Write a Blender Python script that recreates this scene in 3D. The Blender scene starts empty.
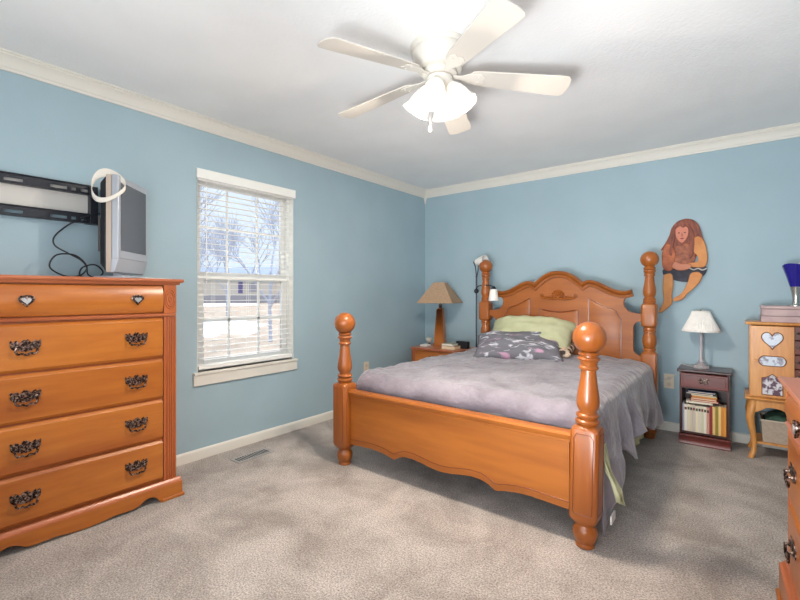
import bpy, bmesh, math, random
from mathutils import Vector, Matrix, noise
random.seed(7)
S = bpy.context.scene
PI = math.pi
COL = S.collection
def rad(a): return math.radians(a)

# ------------------------------------------------------------ camera, world, lights, exposure
cam_d = bpy.data.cameras.new('camera'); cam_d.sensor_width = 36; cam_d.lens = 19.44
cam_d.shift_y = -0.0075; cam_d.clip_start = 0.02; cam_d.clip_end = 500
cam = bpy.data.objects.new('camera', cam_d); COL.objects.link(cam)
cam.location = (3.0187, -4.3549, 1.174); cam.rotation_euler = (rad(90), 0, rad(38.04))
S.camera = cam
W = bpy.data.worlds.new('world'); S.world = W; W.use_nodes = True
bg = W.node_tree.nodes['Background']; bg.inputs[0].default_value = (0.78, 0.87, 1.0, 1); bg.inputs[1].default_value = 2.3
_n = W.node_tree.nodes; _l = W.node_tree.links
_tc = _n.new('ShaderNodeTexCoord'); _sp = _n.new('ShaderNodeSeparateXYZ'); _mr = _n.new('ShaderNodeMapRange')
_mr.inputs['From Min'].default_value = .25; _mr.inputs['From Max'].default_value = 1.0; _mr.inputs['To Min'].default_value = .98; _mr.inputs['To Max'].default_value = 3.4
_l.new(_tc.outputs['Generated'], _sp.inputs[0]); _l.new(_sp.outputs['Z'], _mr.inputs['Value']); _l.new(_mr.outputs[0], bg.inputs[1])   # overcast sky, brightest overhead
def area(name, loc, rot, sx, sy, power, col):
    l = bpy.data.lights.new(name, 'AREA'); l.shape = 'RECTANGLE'; l.size = sx; l.size_y = sy
    l.energy = power; l.color = col
    o = bpy.data.objects.new(name, l); COL.objects.link(o); o.location = loc; o.rotation_euler = rot
    return o
area('daylight_front_window', (2.0, -4.72, 1.45), (rad(118), 0, 0), 2.2, 1.5, 38, (0.86, 0.94, 1.0))
area('daylight_right_window', (3.655, -4.05, 1.5), (0, rad(90), 0), 1.3, 0.8, 11, (0.90, 0.93, 1.0))
_sl = bpy.data.lights.new('ceiling_fill_spot', 'SPOT'); _sl.energy = 250; _sl.spot_size = rad(84); _sl.spot_blend = 1.0; _sl.shadow_soft_size = .30; _sl.color = (.95, .97, 1.0)  # added spot standing in for a flash, brightens far ceiling and back wall
_so = bpy.data.objects.new('ceiling_fill_spot', _sl); COL.objects.link(_so); _so.location = (2.6, -4.6, .70)
_so.rotation_euler = (Vector((2.3, -.1, 2.35))-Vector((2.6, -4.6, .70))).to_track_quat('-Z', 'Y').to_euler()
FAN = (1.821, -2.498)
S.view_settings.view_transform = 'Standard'; S.view_settings.look = 'None'
S.view_settings.exposure = 0.32; S.view_settings.gamma = 1.0; S.view_settings.use_curve_mapping = False

# ------------------------------------------------------------ materials
def lin(c):
    return tuple(((v/255)/12.92 if v/255 <= .04045 else ((v/255+.055)/1.055)**2.4) for v in c)
def sock(n, k): return n.inputs[k]
def base_mat(name, rgb, rough=.5, metal=0., spec=.5, **kw):
    m = bpy.data.materials.new(name); m.use_nodes = True
    b = m.node_tree.nodes['Principled BSDF']
    b.inputs['Base Color'].default_value = (*lin(rgb), 1)
    b.inputs['Roughness'].default_value = rough; b.inputs['Metallic'].default_value = metal
    b.inputs['Specular IOR Level'].default_value = spec
    for k, v in kw.items(): b.inputs[k.replace('_', ' ')].default_value = v
    return m
def noisy(name, a, b_, scale=8, rough=.5, stretch=(1, 1, 1), bump=0., bscale=None, detail=4, lo=.35, hi=.65, **kw):
    m = base_mat(name, a, rough, **kw); nt = m.node_tree; N = nt.nodes; L = nt.links
    tc = N.new('ShaderNodeTexCoord'); mp = N.new('ShaderNodeMapping'); mp.inputs['Scale'].default_value = stretch
    nz = N.new('ShaderNodeTexNoise'); nz.inputs['Scale'].default_value = scale; nz.inputs['Detail'].default_value = detail
    cr = N.new('ShaderNodeValToRGB'); cr.color_ramp.elements[0].position = lo; cr.color_ramp.elements[1].position = hi
    cr.color_ramp.elements[0].color = (*lin(a), 1); cr.color_ramp.elements[1].color = (*lin(b_), 1)
    L.new(tc.outputs['Object'], mp.inputs[0]); L.new(mp.outputs[0], nz.inputs['Vector']); L.new(nz.outputs[0], cr.inputs[0])
    L.new(cr.outputs[0], N['Principled BSDF'].inputs['Base Color'])
    if bump:
        n2 = N.new('ShaderNodeTexNoise'); n2.inputs['Scale'].default_value = bscale or scale; n2.inputs['Detail'].default_value = 3
        bp = N.new('ShaderNodeBump'); bp.inputs['Strength'].default_value = bump; bp.inputs['Distance'].default_value = .01
        L.new(tc.outputs['Object'], n2.inputs['Vector']); L.new(n2.outputs[0], bp.inputs['Height']); L.new(bp.outputs[0], N['Principled BSDF'].inputs['Normal'])
    return m
def wood(name, dark, light, axis='x', scale=5, rough=.33, knots=None, coat=.25):
    st = {'x': (.12, 1, 1), 'y': (1, .12, 1), 'z': (1, 1, .12)}[axis]
    m = base_mat(name, light, rough); nt = m.node_tree; N = nt.nodes; L = nt.links
    P = N['Principled BSDF']; P.inputs['Coat Weight'].default_value = coat; P.inputs['Coat Roughness'].default_value = .25
    tc = N.new('ShaderNodeTexCoord'); mp = N.new('ShaderNodeMapping'); mp.inputs['Scale'].default_value = st
    nz = N.new('ShaderNodeTexNoise'); nz.inputs['Scale'].default_value = scale; nz.inputs['Detail'].default_value = 6; nz.inputs['Distortion'].default_value = .6
    n2 = N.new('ShaderNodeTexNoise'); n2.inputs['Scale'].default_value = scale*9; n2.inputs['Detail'].default_value = 3
    mx = N.new('ShaderNodeMath'); mx.operation = 'MULTIPLY_ADD'; mx.inputs[1].default_value = .35
    cr = N.new('ShaderNodeValToRGB'); cr.color_ramp.elements[0].position = .48; cr.color_ramp.elements[1].position = .86
    cr.color_ramp.elements[0].color = (*lin(dark), 1); cr.color_ramp.elements[1].color = (*lin(light), 1)
    L.new(tc.outputs['Object'], mp.inputs[0]); L.new(mp.outputs[0], nz.inputs['Vector']); L.new(mp.outputs[0], n2.inputs['Vector'])
    L.new(n2.outputs[0], mx.inputs[0]); L.new(nz.outputs[0], mx.inputs[2]); L.new(mx.outputs[0], cr.inputs[0])
    out = cr.outputs[0]
    if knots:
        vo = N.new('ShaderNodeTexVoronoi'); vo.inputs['Scale'].default_value = knots
        mk = N.new('ShaderNodeMapping'); mk.inputs['Scale'].default_value = {'x': (.6, 1, 1), 'y': (1, .6, 1), 'z': (1, 1, .6)}[axis]
        r2 = N.new('ShaderNodeValToRGB'); r2.color_ramp.elements[0].position = .03; r2.color_ramp.elements[1].position = .085
        r2.color_ramp.elements[0].color = (.75, .75, .75, 1); r2.color_ramp.elements[1].color = (0, 0, 0, 1)
        mm = N.new('ShaderNodeMixRGB'); mm.inputs[2].default_value = (*lin((120, 50, 22)), 1)
        L.new(tc.outputs['Object'], mk.inputs[0]); L.new(mk.outputs[0], vo.inputs['Vector']); L.new(vo.outputs['Distance'], r2.inputs[0])
        L.new(r2.outputs[0], mm.inputs[0]); L.new(out, mm.inputs[1]); out = mm.outputs[0]
    L.new(out, P.inputs['Base Color'])
    return m
M = {}
M['wall'] = noisy('blue_wall_paint', (158, 181, 191), (163, 186, 196), 2.2, .72, bump=.08, bscale=160)
M['ceiling'] = noisy('textured_ceiling', (240, 240, 239), (244, 244, 243), 3, .9, bump=.22, bscale=60)
M['trim'] = base_mat('white_trim_paint', (226, 222, 212), .42)
M['winwhite'] = base_mat('white_vinyl', (236, 236, 232), .35)
M['blind'] = base_mat('white_blind', (240, 240, 236), .45, Transmission_Weight=0.)
def carpet():
    m = base_mat('carpet', (165, 150, 134), .95, spec=.1); nt = m.node_tree; N = nt.nodes; L = nt.links; P = N['Principled BSDF']
    tc = N.new('ShaderNodeTexCoord')
    n1 = N.new('ShaderNodeTexNoise'); n1.inputs['Scale'].default_value = 130; n1.inputs['Detail'].default_value = 4; n1.inputs['Roughness'].default_value = .8
    n2 = N.new('ShaderNodeTexNoise'); n2.inputs['Scale'].default_value = 3.2; n2.inputs['Detail'].default_value = 5; n2.inputs['Roughness'].default_value = .62; n2.inputs['Distortion'].default_value = .5
    c1 = N.new('ShaderNodeValToRGB'); e = c1.color_ramp.elements; e[0].position = .36; e[1].position = .64
    e[0].color = (*lin((122, 111, 104)), 1); e[1].color = (*lin((228, 217, 209)), 1)
    c2 = N.new('ShaderNodeValToRGB'); e = c2.color_ramp.elements; e[0].position = .34; e[1].position = .64
    e[0].color = (.60, .58, .56, 1); e[1].color = (1.0, 1.0, 1.0, 1)
    mm = N.new('ShaderNodeMixRGB'); mm.blend_type = 'MULTIPLY'; mm.inputs[0].default_value = 1
    bp = N.new('ShaderNodeBump'); bp.inputs['Strength'].default_value = .55; bp.inputs['Distance'].default_value = .012
    for n in (n1, n2): L.new(tc.outputs['Object'], n.inputs['Vector'])
    L.new(n1.outputs[0], c1.inputs[0]); L.new(n2.outputs[0], c2.inputs[0]); L.new(c1.outputs[0], mm.inputs[1]); L.new(c2.outputs[0], mm.inputs[2])
    L.new(mm.outputs[0], P.inputs['Base Color']); L.new(n1.outputs[0], bp.inputs['Height']); L.new(bp.outputs[0], P.inputs['Normal'])
    P.inputs['Sheen Weight'].default_value = .2
    return m
M['carpet'] = carpet()
OD, OL = (152, 78, 24), (190, 114, 42)
M['wx'] = wood('honey_pine_across', OD, OL, 'x', 4, knots=2.1)
M['wxb'] = wood('honey_wood_bed', (140, 74, 24), (180, 105, 38), 'x', 3.0, rough=.42, coat=.08)
M['wz'] = wood('honey_wood_upright', (136, 70, 24), (172, 98, 38), 'z', 4)
M['wtop'] = wood('reddish_pine_top', (158, 84, 50), (190, 112, 72), 'x', 4)
M['wdk'] = wood('dark_wood_line', (104, 48, 22), (128, 62, 28), 'x', 4)
M['wpil'] = wood('pilaster_wood', (150, 78, 40), (180, 98, 52), 'z', 5)
M['cherry'] = wood('cherry_wood', (84, 26, 20), (118, 42, 32), 'x', 5)
M['cherryd'] = wood('dark_cherry_wood', (50, 18, 15), (74, 28, 22), 'x', 5)
M['oak'] = wood('oak', (190, 122, 60), (222, 158, 88), 'z', 9)
M['lampwood'] = wood('lamp_wood', (150, 84, 34), (184, 112, 50), 'z', 8)
M['bronze'] = noisy('antique_bronze', (50, 36, 32), (200, 172, 158), 110, .30, metal=.8, lo=.45, hi=.75)  # pale flecks put highlights into the bronze colour
M['silverheart'] = base_mat('polished_pewter', (205, 200, 198), .25, .7)
M['black'] = base_mat('black_plastic', (26, 28, 32), .4)
M['blackmet'] = base_mat('black_steel', (38, 40, 48), .38, .3)
M['navybox'] = base_mat('black_box', (22, 24, 30), .5)
M['silver'] = base_mat('silver_plastic', (176, 180, 188), .32, .25)
M['tvbeige'] = base_mat('champagne_plastic', (190, 172, 156), .4)
M['screen'] = base_mat('tv_screen', (74, 78, 86), .22)
M['plate'] = base_mat('ivory_plate', (222, 208, 186), .45)
M['board'] = base_mat('grey_white_board', (204, 200, 194), .7)
M['fan'] = base_mat('cream_enamel', (216, 210, 200), .38)
M['fanblade'] = base_mat('cream_fan_blade', (208, 202, 192), .5)
M['paper'] = base_mat('white_paper', (232, 230, 226), .7)
M['strap'] = base_mat('off_white_strap', (226, 218, 206), .7)
M['tan_shade'] = noisy('tan_lamp_fabric', (166, 136, 108), (178, 148, 120), 60, .85)
def shade_mat(name, rgb, em):
    m = base_mat(name, rgb, .35); P = m.node_tree.nodes['Principled BSDF']
    P.inputs['Emission Color'].default_value = (1, .93, .82, 1); P.inputs['Emission Strength'].default_value = em
    return m
M['litglass'] = shade_mat('lit_frosted_glass', (196, 192, 184), .50)
M['bulb'] = shade_mat('lit_bulb', (255, 250, 240), 6)
M['whiteshade'] = base_mat('white_shade', (240, 238, 234), .6)
M['frost'] = base_mat('frosted_lamp_glass', (236, 232, 226), .3)
M['pleat'] = noisy('pleated_cream_shade', (232, 228, 222), (240, 236, 230), 30, .8)
def glassy(name, rgb, rough=.05, tr=1.0):
    m = base_mat(name, rgb, rough); P = m.node_tree.nodes['Principled BSDF']; P.inputs['Transmission Weight'].default_value = tr
    return m
M['crystal'] = glassy('crystal', (235, 225, 228), .08, .55)
def pane():
    m = bpy.data.materials.new('window_glass'); m.use_nodes = True; N = m.node_tree.nodes; L = m.node_tree.links
    N.remove(N['Principled BSDF']); t = N.new('ShaderNodeBsdfTransparent'); g = N.new('ShaderNodeBsdfGlossy'); g.inputs['Roughness'].default_value = .03
    x = N.new('ShaderNodeMixShader'); x.inputs[0].default_value = .05
    t.inputs[0].default_value = (.96, .98, 1, 1)
    L.new(t.outputs[0], x.inputs[1]); L.new(g.outputs[0], x.inputs[2]); L.new(x.outputs[0], N['Material Output'].inputs[0]); return m
M['glass'] = pane()
M['blanket'] = noisy('mauve_grey_blanket', (116, 108, 116), (142, 134, 142), 5, .75, bump=.8, bscale=30, Sheen_Weight=.5, Sheen_Roughness=.4)
M['boxspring'] = noisy('blue_grey_sheet', (140, 146, 160), (158, 164, 176), 14, .85)
M['greensheet'] = noisy('sage_green_cotton', (178, 180, 142), (190, 191, 156), 10, .85, bump=.2, bscale=20)
M['mattress'] = base_mat('pale_mattress', (200, 200, 196), .8)
M['greenbin'] = noisy('dark_green_cloth', (38, 66, 54), (58, 86, 70), 18, .8)
M['bincloth'] = noisy('taupe_canvas', (168, 152, 136), (180, 164, 148), 50, .9)
M['ground'] = noisy('dry_lawn', (196, 172, 148), (164, 142, 120), .9, .95, detail=8)
M['road'] = base_mat('grey_road', (150, 146, 150), .9)
M['snow'] = base_mat('snow', (248, 250, 255), .7)
M['bark'] = base_mat('glare_paled_bark', (172, 176, 190), .9)  # window glare is put into this pale bluish bark colour
M['siding'] = base_mat('beige_siding', (196, 186, 172), .8)
M['sidingg'] = base_mat('grey_siding', (150, 146, 150), .8)
M['roofg'] = base_mat('grey_roof', (150, 158, 176), .8)
M['purple'] = base_mat('purple_door', (92, 80, 130), .6)
M['pinkbox'] = noisy('pinkish_grey_box', (176, 150, 150), (192, 166, 164), 12, .55)
M['cobalt'] = base_mat('cobalt_enamel', (22, 18, 130), .18, Coat_Weight=.6)
M['chrome'] = base_mat('brushed_silver', (200, 198, 192), .22, .9)
def patterned():
    m = base_mat('grey_floral_cotton', (92, 92, 98), .85); nt = m.node_tree; N = nt.nodes; L = nt.links; P = N['Principled BSDF']
    tc = N.new('ShaderNodeTexCoord')
    def streak(rot, st, sc, lo, hi):
        mp = N.new('ShaderNodeMapping'); mp.inputs['Rotation'].default_value = (0, 0, rot); mp.inputs['Scale'].default_value = st
        n = N.new('ShaderNodeTexNoise'); n.inputs['Scale'].default_value = sc; n.inputs['Detail'].default_value = 3; n.inputs['Distortion'].default_value = .9
        r = N.new('ShaderNodeValToRGB'); r.color_ramp.elements[0].position = lo; r.color_ramp.elements[1].position = hi
        r.color_ramp.elements[0].color = (0, 0, 0, 1); r.color_ramp.elements[1].color = (1, 1, 1, 1)
        L.new(tc.outputs['Object'], mp.inputs[0]); L.new(mp.outputs[0], n.inputs['Vector']); L.new(n.outputs[0], r.inputs[0]); return r.outputs[0]
    a = streak(.7, (1.6, 6, 1), 5.0, .58, .66); b = streak(-.7, (1.2, 4.5, 1), 4, .60, .68)
    m1 = N.new('ShaderNodeMixRGB'); m1.inputs[1].default_value = (*lin((108, 107, 114)), 1); m1.inputs[2].default_value = (*lin((205, 205, 212)), 1)
    m2 = N.new('ShaderNodeMixRGB'); m2.inputs[2].default_value = (*lin((190, 148, 172)), 1)
    L.new(a, m1.inputs[0]); L.new(m1.outputs[0], m2.inputs[1]); L.new(b, m2.inputs[0]); L.new(m2.outputs[0], P.inputs['Base Color'])
    return m
M['floral'] = patterned()
M['brownfloral'] = noisy('brown_cream_floral', (60, 48, 46), (206, 184, 160), 16, .85, lo=.47, hi=.55)
def flat(rgb, rough=.6, **k): return base_mat('paint_%02x%02x%02x' % tuple(rgb), rgb, rough, **k)

# ------------------------------------------------------------ mesh helpers
class MB:
    def __init__(s): s.bm = bmesh.new()
    def box(s, x0, x1, y0, y1, z0, z1, mat=None):
        v = [s.bm.verts.new(p) for p in ((x0,y0,z0),(x1,y0,z0),(x1,y1,z0),(x0,y1,z0),(x0,y0,z1),(x1,y0,z1),(x1,y1,z1),(x0,y1,z1))]
        if mat is not None:
            for a in v: a.co = mat @ a.co
        for f in ((0,3,2,1),(4,5,6,7),(0,1,5,4),(1,2,6,5),(2,3,7,6),(3,0,4,7)): s.bm.faces.new([v[i] for i in f])
        return s
    def rings(s, rows, close=True, cap=True):
        """rows: list of closed loops of points"""
        R = [[s.bm.verts.new(p) for p in r] for r in rows]; n = len(R[0])
        for a, b in zip(R, R[1:]):
            for i in range(n if close else n-1):
                j = (i+1) % n
                s.bm.faces.new((a[i], a[j], b[j], b[i]))
        if cap and close:
            s.bm.faces.new(list(reversed(R[0]))); s.bm.faces.new(R[-1])
        return s
    def lathe(s, prof, c=(0,0,0), seg=28, mat=None):
        rows = []
        for r, z in prof:
            r = max(r, .0004)
            rows.append([Vector((c[0]+r*math.cos(2*PI*k/seg), c[1]+r*math.sin(2*PI*k/seg), c[2]+z)) for k in range(seg)])
        if mat is not None: rows = [[mat @ p for p in r] for r in rows]
        return s.rings(rows)
    def loft(s, secs, c=(0,0), seg=40):
        """secs: (z, half width, superellipse exponent)"""
        rows = []
        for z, w, n in secs:
            row = []
            for k in range(seg):
                t = 2*PI*(k+.5)/seg; ct, st = math.cos(t), math.sin(t)
                rr = w/((abs(ct)**n+abs(st)**n)**(1/n))
                row.append((c[0]+rr*ct, c[1]+rr*st, z))
            rows.append(row)
        return s.rings(rows)
    def tube(s, pts, r, seg=8, closed=False):
        pts = [Vector(p) for p in pts]; n = len(pts); rows = []
        up = None
        for i, p in enumerate(pts):
            if closed: d = pts[(i+1) % n]-pts[i-1]
            else: d = pts[min(i+1, n-1)]-pts[max(i-1, 0)]
            d.normalize()
            if up is None:
                up = d.orthogonal().normalized()
            up = (up - d*up.dot(d))
            if up.length < 1e-5: up = d.orthogonal()
            up.normalize(); w = d.cross(up)
            rr = r[i] if isinstance(r, (list, tuple)) else r
            rows.append([p+up*(rr*math.cos(2*PI*k/seg))+w*(rr*math.sin(2*PI*k/seg)) for k in range(seg)])
        if closed:
            rows.append(rows[0]); return s.rings(rows, cap=False)
        return s.rings(rows)
    def prism(s, poly, a, b, plane='xz'):
        """outline in a plane, extruded from a to b along the third axis"""
        f = {'xz': lambda u, v, w: (u, w, v), 'xy': lambda u, v, w: (u, v, w), 'yz': lambda u, v, w: (w, u, v)}[plane]
        s.rings([[f(u, v, a) for u, v in poly], [f(u, v, b) for u, v in poly]])
        return s
    def strip(s, path, sect, plane='xz'):
        """sweep sect [(offset along normal, depth coordinate)] along an open planar path"""
        n = len(path); rows = []
        for i, p in enumerate(path):
            a = Vector(path[max(i-1, 0)]); b = Vector(path[min(i+1, n-1)]); c = Vector(p)
            if 0 < i < n-1:
                d1 = (c-a).normalized(); d2 = (b-c).normalized(); d = (d1+d2).normalized(); nn = Vector((-d.y, d.x)); k = 1/max(.6, nn.dot(Vector((-d1.y, d1.x))))
            else:
                d = (b-a).normalized(); nn = Vector((-d.y, d.x)); k = 1
            row = []
            for o, y in sect:
                q = c+nn*o*k
                row.append((q.x, y, q.y) if plane == 'xz' else (y, q.x, q.y))
            rows.append(row)
        return s.rings(rows)
    def sphere(s, c, r, seg=24, rings=14, sc=(1,1,1)):
        pr = [(r*math.sin(PI*i/rings), -r*math.cos(PI*i/rings)) for i in range(rings+1)]
        m = Matrix.Translation(c) @ Matrix.Diagonal((*sc, 1))
        return s.lathe(pr, seg=seg, mat=m)
    def obj(s, name, m, parent=None, smooth=35, bevel=0, label=None, weld=True, tf=None, solid=0, sub=0):
        bm = s.bm
        if tf is not None: bm.transform(tf)
        if weld: bmesh.ops.remove_doubles(bm, verts=bm.verts, dist=1e-5)
        bmesh.ops.recalc_face_normals(bm, faces=bm.faces)
        me = bpy.data.meshes.new(name); 
        if smooth:
            for f in bm.faces: f.smooth = True
            for e in bm.edges:
                if len(e.link_faces) == 2 and e.calc_face_angle(0) > rad(smooth): e.smooth = False
        bm.to_mesh(me); bm.free()
        o = bpy.data.objects.new(name, me); COL.objects.link(o)
        me.materials.append(m)
        if parent is not None: o.parent = parent
        if bevel:
            b = o.modifiers.new('bevel', 'BEVEL'); b.width = bevel; b.segments = 2; b.limit_method = 'ANGLE'; b.angle_limit = rad(40)
        if solid:
            b = o.modifiers.new('solid', 'SOLIDIFY'); b.thickness = solid; b.offset = 0
        if sub:
            b = o.modifiers.new('sub', 'SUBSURF'); b.levels = sub; b.render_levels = sub
        if label: o['label'] = label
        return o
def tag(o, label, cat, group=None, kind=None):
    o['label'] = label; o['category'] = cat
    if group: o['group'] = group
    if kind: o['kind'] = kind
    return o
def thing(name, label, cat, loc=(0,0,0), rz=0, group=None):
    o = bpy.data.objects.new(name, None); COL.objects.link(o); o.location = loc; o.rotation_euler = (0, 0, rz); o.empty_display_size = .1
    return tag(o, label, cat, group)
def struct(name, mb, m, **k):
    o = mb.obj(name, m, **k); 
    if o.parent is None: o['kind'] = 'structure'
    return o
def copy_tree(o, parent=None):
    c = o.copy(); COL.objects.link(c)
    if parent is not None: c.parent = parent
    for ch in [q for q in o.children]: copy_tree(ch, c)
    return c
def arc(cx, cy, r, a0, a1, n=12): return [(cx+r*math.cos(rad(a0+(a1-a0)*i/n)), cy+r*math.sin(rad(a0+(a1-a0)*i/n))) for i in range(n+1)]
def smoothpath(pts, n=6):
    """Catmull-Rom through points (2D or 3D)"""
    P = [Vector(p) for p in pts]; out = []
    for i in range(len(P)-1):
        p0 = P[max(i-1, 0)]; p1 = P[i]; p2 = P[i+1]; p3 = P[min(i+2, len(P)-1)]
        for k in range(n):
            t = k/n; out.append(.5*((2*p1)+(-p0+p2)*t+(2*p0-5*p1+4*p2-p3)*t*t+(-p0+3*p1-3*p2+p3)*t**3))
    out.append(P[-1]); return [tuple(p) for p in out]

# ------------------------------------------------------------ room shell
RX, RY, H = 3.70, -4.80, 2.43
T = .12
WY0, WY1, WZ0, WZ1 = -2.83, -1.99, .612, 2.04
struct('floor', MB().box(-T, RX+T, RY-T, T, -.08, 0), M['carpet'])
struct('ceiling', MB().box(-T, RX+T, RY-T, T, H, H+.1), M['ceiling'])
w = MB(); w.box(-T, 0, RY-T, WY0, 0, H); w.box(-T, 0, WY1, T, 0, H); w.box(-T, 0, WY0, WY1, 0, WZ0); w.box(-T, 0, WY0, WY1, WZ1, H)
struct('wall_left', w, M['wall'])
struct('wall_back', MB().box(0, RX, 0, T, 0, H), M['wall'])
struct('wall_right', MB().box(RX, RX+T, RY, T, 0, H), M['wall'])
struct('wall_front', MB().box(0, RX, RY-T, RY, 0, H), M['wall'])
# the two windows behind the camera
for n, (x0, x1, y0, y1) in (('window_2', (.45, 2.75, RY, RY+.03)), ('window_3', (RX-.03, RX, -4.5, -3.6))):
    struct(n, MB().box(x0, x1, y0, y1, .7, 2.2), M['winwhite'])
# crown moulding
sec = [(0, -.088), (.012, -.088), (.014, -.076), (.02, -.070), (.030, -.045), (.044, -.026), (.052, -.020), (.052, -.010), (.060, -.008), (.060, 0), (0, 0)]
def crown(name, side):
    rows = []
    for e in (0, 1):
        if side == 'left': rows.append([(d, (RY if e == 0 else -d), H+z) for d, z in sec])
        elif side == 'back': rows.append([((d if e == 0 else RX-d), -d, H+z) for d, z in sec])
        else: rows.append([(RX-d, (-d if e == 0 else RY), H+z) for d, z in sec])
    return struct(name, MB().rings(rows), M['trim'], smooth=20)
crown('trim_1', 'left'); crown('trim_2', 'back'); crown('trim_3', 'right')
# baseboards
bs = [(0, 0), (.014, 0), (.014, .055), (.012, .066), (.006, .072), (0, .074)]
struct('baseboard_left', MB().rings([[(d, RY, z) for d, z in bs], [(d, -d, z) for d, z in bs]]), M['trim'])
struct('baseboard_back', MB().rings([[(d, -d, z) for d, z in bs], [(RX-d, -d, z) for d, z in bs]]), M['trim'])
struct('baseboard_right', MB().rings([[(RX-d, -d, z) for d, z in bs], [(RX-d, RY, z) for d, z in bs]]), M['trim'])
# small pointed filler under the crown in the corner
struct('trim_4', MB().rings([[(0, 0, 2.342), (.026, 0, 2.342), (.008, -.008, 2.342), (0, -.026, 2.342)], [(0, 0, 2.27), (.003, 0, 2.27), (.002, -.002, 2.27), (0, -.003, 2.27)]]), M['trim'])

# ------------------------------------------------------------ window
wf = MB(); xi, xo = -.055, -.10
def fr(mb, y0, y1, z0, z1, w, xa, xb):
    mb.box(xa, xb, y0, y0+w, z0, z1); mb.box(xa, xb, y1-w, y1, z0, z1); mb.box(xa, xb, y0+w, y1-w, z0, z0+w); mb.box(xa, xb, y0+w, y1-w, z1-w, z1)
fr(wf, WY0, WY1, WZ0, WZ1, .03, -.115, -.05)
wf.box(-.12, 0, WY0, WY0+.006, WZ0, WZ1); wf.box(-.12, 0, WY1-.006, WY1, WZ0, WZ1); wf.box(-.12, 0, WY0, WY1, WZ1-.006, WZ1); wf.box(-.12, .0, WY0, WY1, WZ0, WZ0+.006)
win = struct('window_1', wf, M['winwhite'], bevel=.002)
s1 = MB(); fr(s1, WY0+.028, WY1-.028, 1.272, WZ1-.028, .042, -.108, -.085)
for y in (-2.548, -2.288): s1.box(-.1, -.09, y-.008, y+.008, 1.31, 1.99)
s1.box(-.1, -.09, WY0+.05, WY1-.05, 1.66, 1.676)
struct('upper_sash', s1, M['winwhite'], parent=win, bevel=.002)
s2 = MB(); fr(s2, WY0+.028, WY1-.028, WZ0+.028, 1.332, .050, -.082, -.056)
for y in (-2.548, -2.288): s2.box(-.074, -.064, y-.011, y+.011, .66, 1.3)
s2.box(-.074, -.064, WY0+.05, WY1-.05, .968, .99)
struct('lower_sash', s2, M['winwhite'], parent=win, bevel=.002)
g1 = MB().box(-.098, -.094, WY0+.05, WY1-.05, 1.30, 2.0); g1.box(-.071, -.067, WY0+.05, WY1-.05, .65, 1.30)
struct('window_pane', g1, M['glass'], parent=win)
sl = MB(); sl.box(-.055, .028, WY0-.03, WY1+.03, .598, .618); sl.box(.0, .018, WY0-.03, WY1+.03, .522, .598)
struct('window_sill', sl, M['trim'], parent=win, bevel=.004)
bl = thing('window_blind', 'white horizontal slat blind hanging open in the bedroom window', 'blind', (0, 0, 0))
v = MB(); v.box(.002, .022, WY0-.012, WY1+.01, 1.995, 2.065); v.box(-.045, .002, WY0+.008, WY1-.008, 1.985, 2.03)
v.obj('valance', M['blind'], bl, bevel=.004)
s_ = MB(); z = 1.955
while z > .70:
    mt = Matrix.Translation((-.022, 0, z)) @ Matrix.Rotation(rad(1), 4, 'Y')
    s_.box(-.019, .019, WY0+.012, WY1-.012, -.0014, .0014, mat=mt); z -= .0415
s_.obj('slats', M['blind'], bl, smooth=0)
MB().box(-.046, .002, WY0+.012, WY1-.012, .632, .662).obj('bottom_rail', M['blind'], bl, bevel=.004)
for y in (-2.70, -2.41, -2.12):
    c = MB(); c.tube([(-.022, y, 1.99), (-.022, y, .66)], .0012, 5); c.tube([(.003, y, 1.99), (.003, y, .65)], .0009, 5); c.tube([(-.047, y, 1.99), (-.047, y, .65)], .0009, 5)
    c.obj('ladder_cord', M['blind'], bl)
MB().tube([(.006, -2.765, 1.99), (.008, -2.765, 1.25)], .0035, 6).obj('tilt_wand', M['blind'], bl)

# ------------------------------------------------------------ outdoors
GZ = -.6
def dirp(px, t, z=GZ):
    """direction seen through the window: lateral angle as tangent, distance"""
    return (3.019+t*(-.616+px*.788), -4.355+t*(.788+px*.616), z)
o = MB().box(-160, -.4, -60, 160, GZ-.1, GZ).obj('lawn', M['ground']); o['kind'] = 'structure'
def patch(name, pts, m, label, h=.03, cat='snow'):
    o = MB().prism([(p[0], p[1]) for p in pts], GZ, GZ+h, 'xy').obj(name, m, smooth=0); return tag(o, label, cat, 'snow patches on the lawn')
def blob(a0, a1, t0, t1, n=26, seed=1):
    rnd = random.Random(seed); pts = []
    for i in range(n):
        k = 2*PI*i/n; q = 1+rnd.uniform(-.22, .22)
        pts.append(dirp((a0+a1)/2+(a1-a0)/2*math.cos(k)*q, (t0+t1)/2+(t1-t0)/2*math.sin(k)*q))
    return pts
patch('snow_patch', blob(-.60, -.30, 18, 29, seed=3), M['snow'], 'large white snow patch lying on the near brown lawn outside the window')
patch('snow_patch', blob(-.52, -.33, 62, 80, seed=5), M['snow'], 'thin strip of snow in front of the far grey building outside the window')
def along(name, px0, px1, t, z0, z1, th, m, parent=None, dt=0):
    a = Vector(dirp(px0, t, 0)); b = Vector(dirp(px1, t, 0)); d = (b-a).normalized(); n = Vector((-d.y, d.x, 0))
    mb = MB(); mb.rings([[(*(a+n*0).xy, z0), (*b.xy, z0), (*(b+n*th).xy, z0), (*(a+n*th).xy, z0)], [(*a.xy, z1), (*b.xy, z1), (*(b+n*th).xy, z1), (*(a+n*th).xy, z1)]])
    return mb.obj(name, m, parent, smooth=0)
hs = thing('neighbour_house', 'long low beige and grey building with a purple door across the lawn', 'building')
along('lower_wall', -.75, -.1, 86, GZ, 1.0, 8, M['sidingg'], hs)
along('upper_wall', -.75, -.1, 86, 1.0, 4.2, 8, M['siding'], hs)
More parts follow.
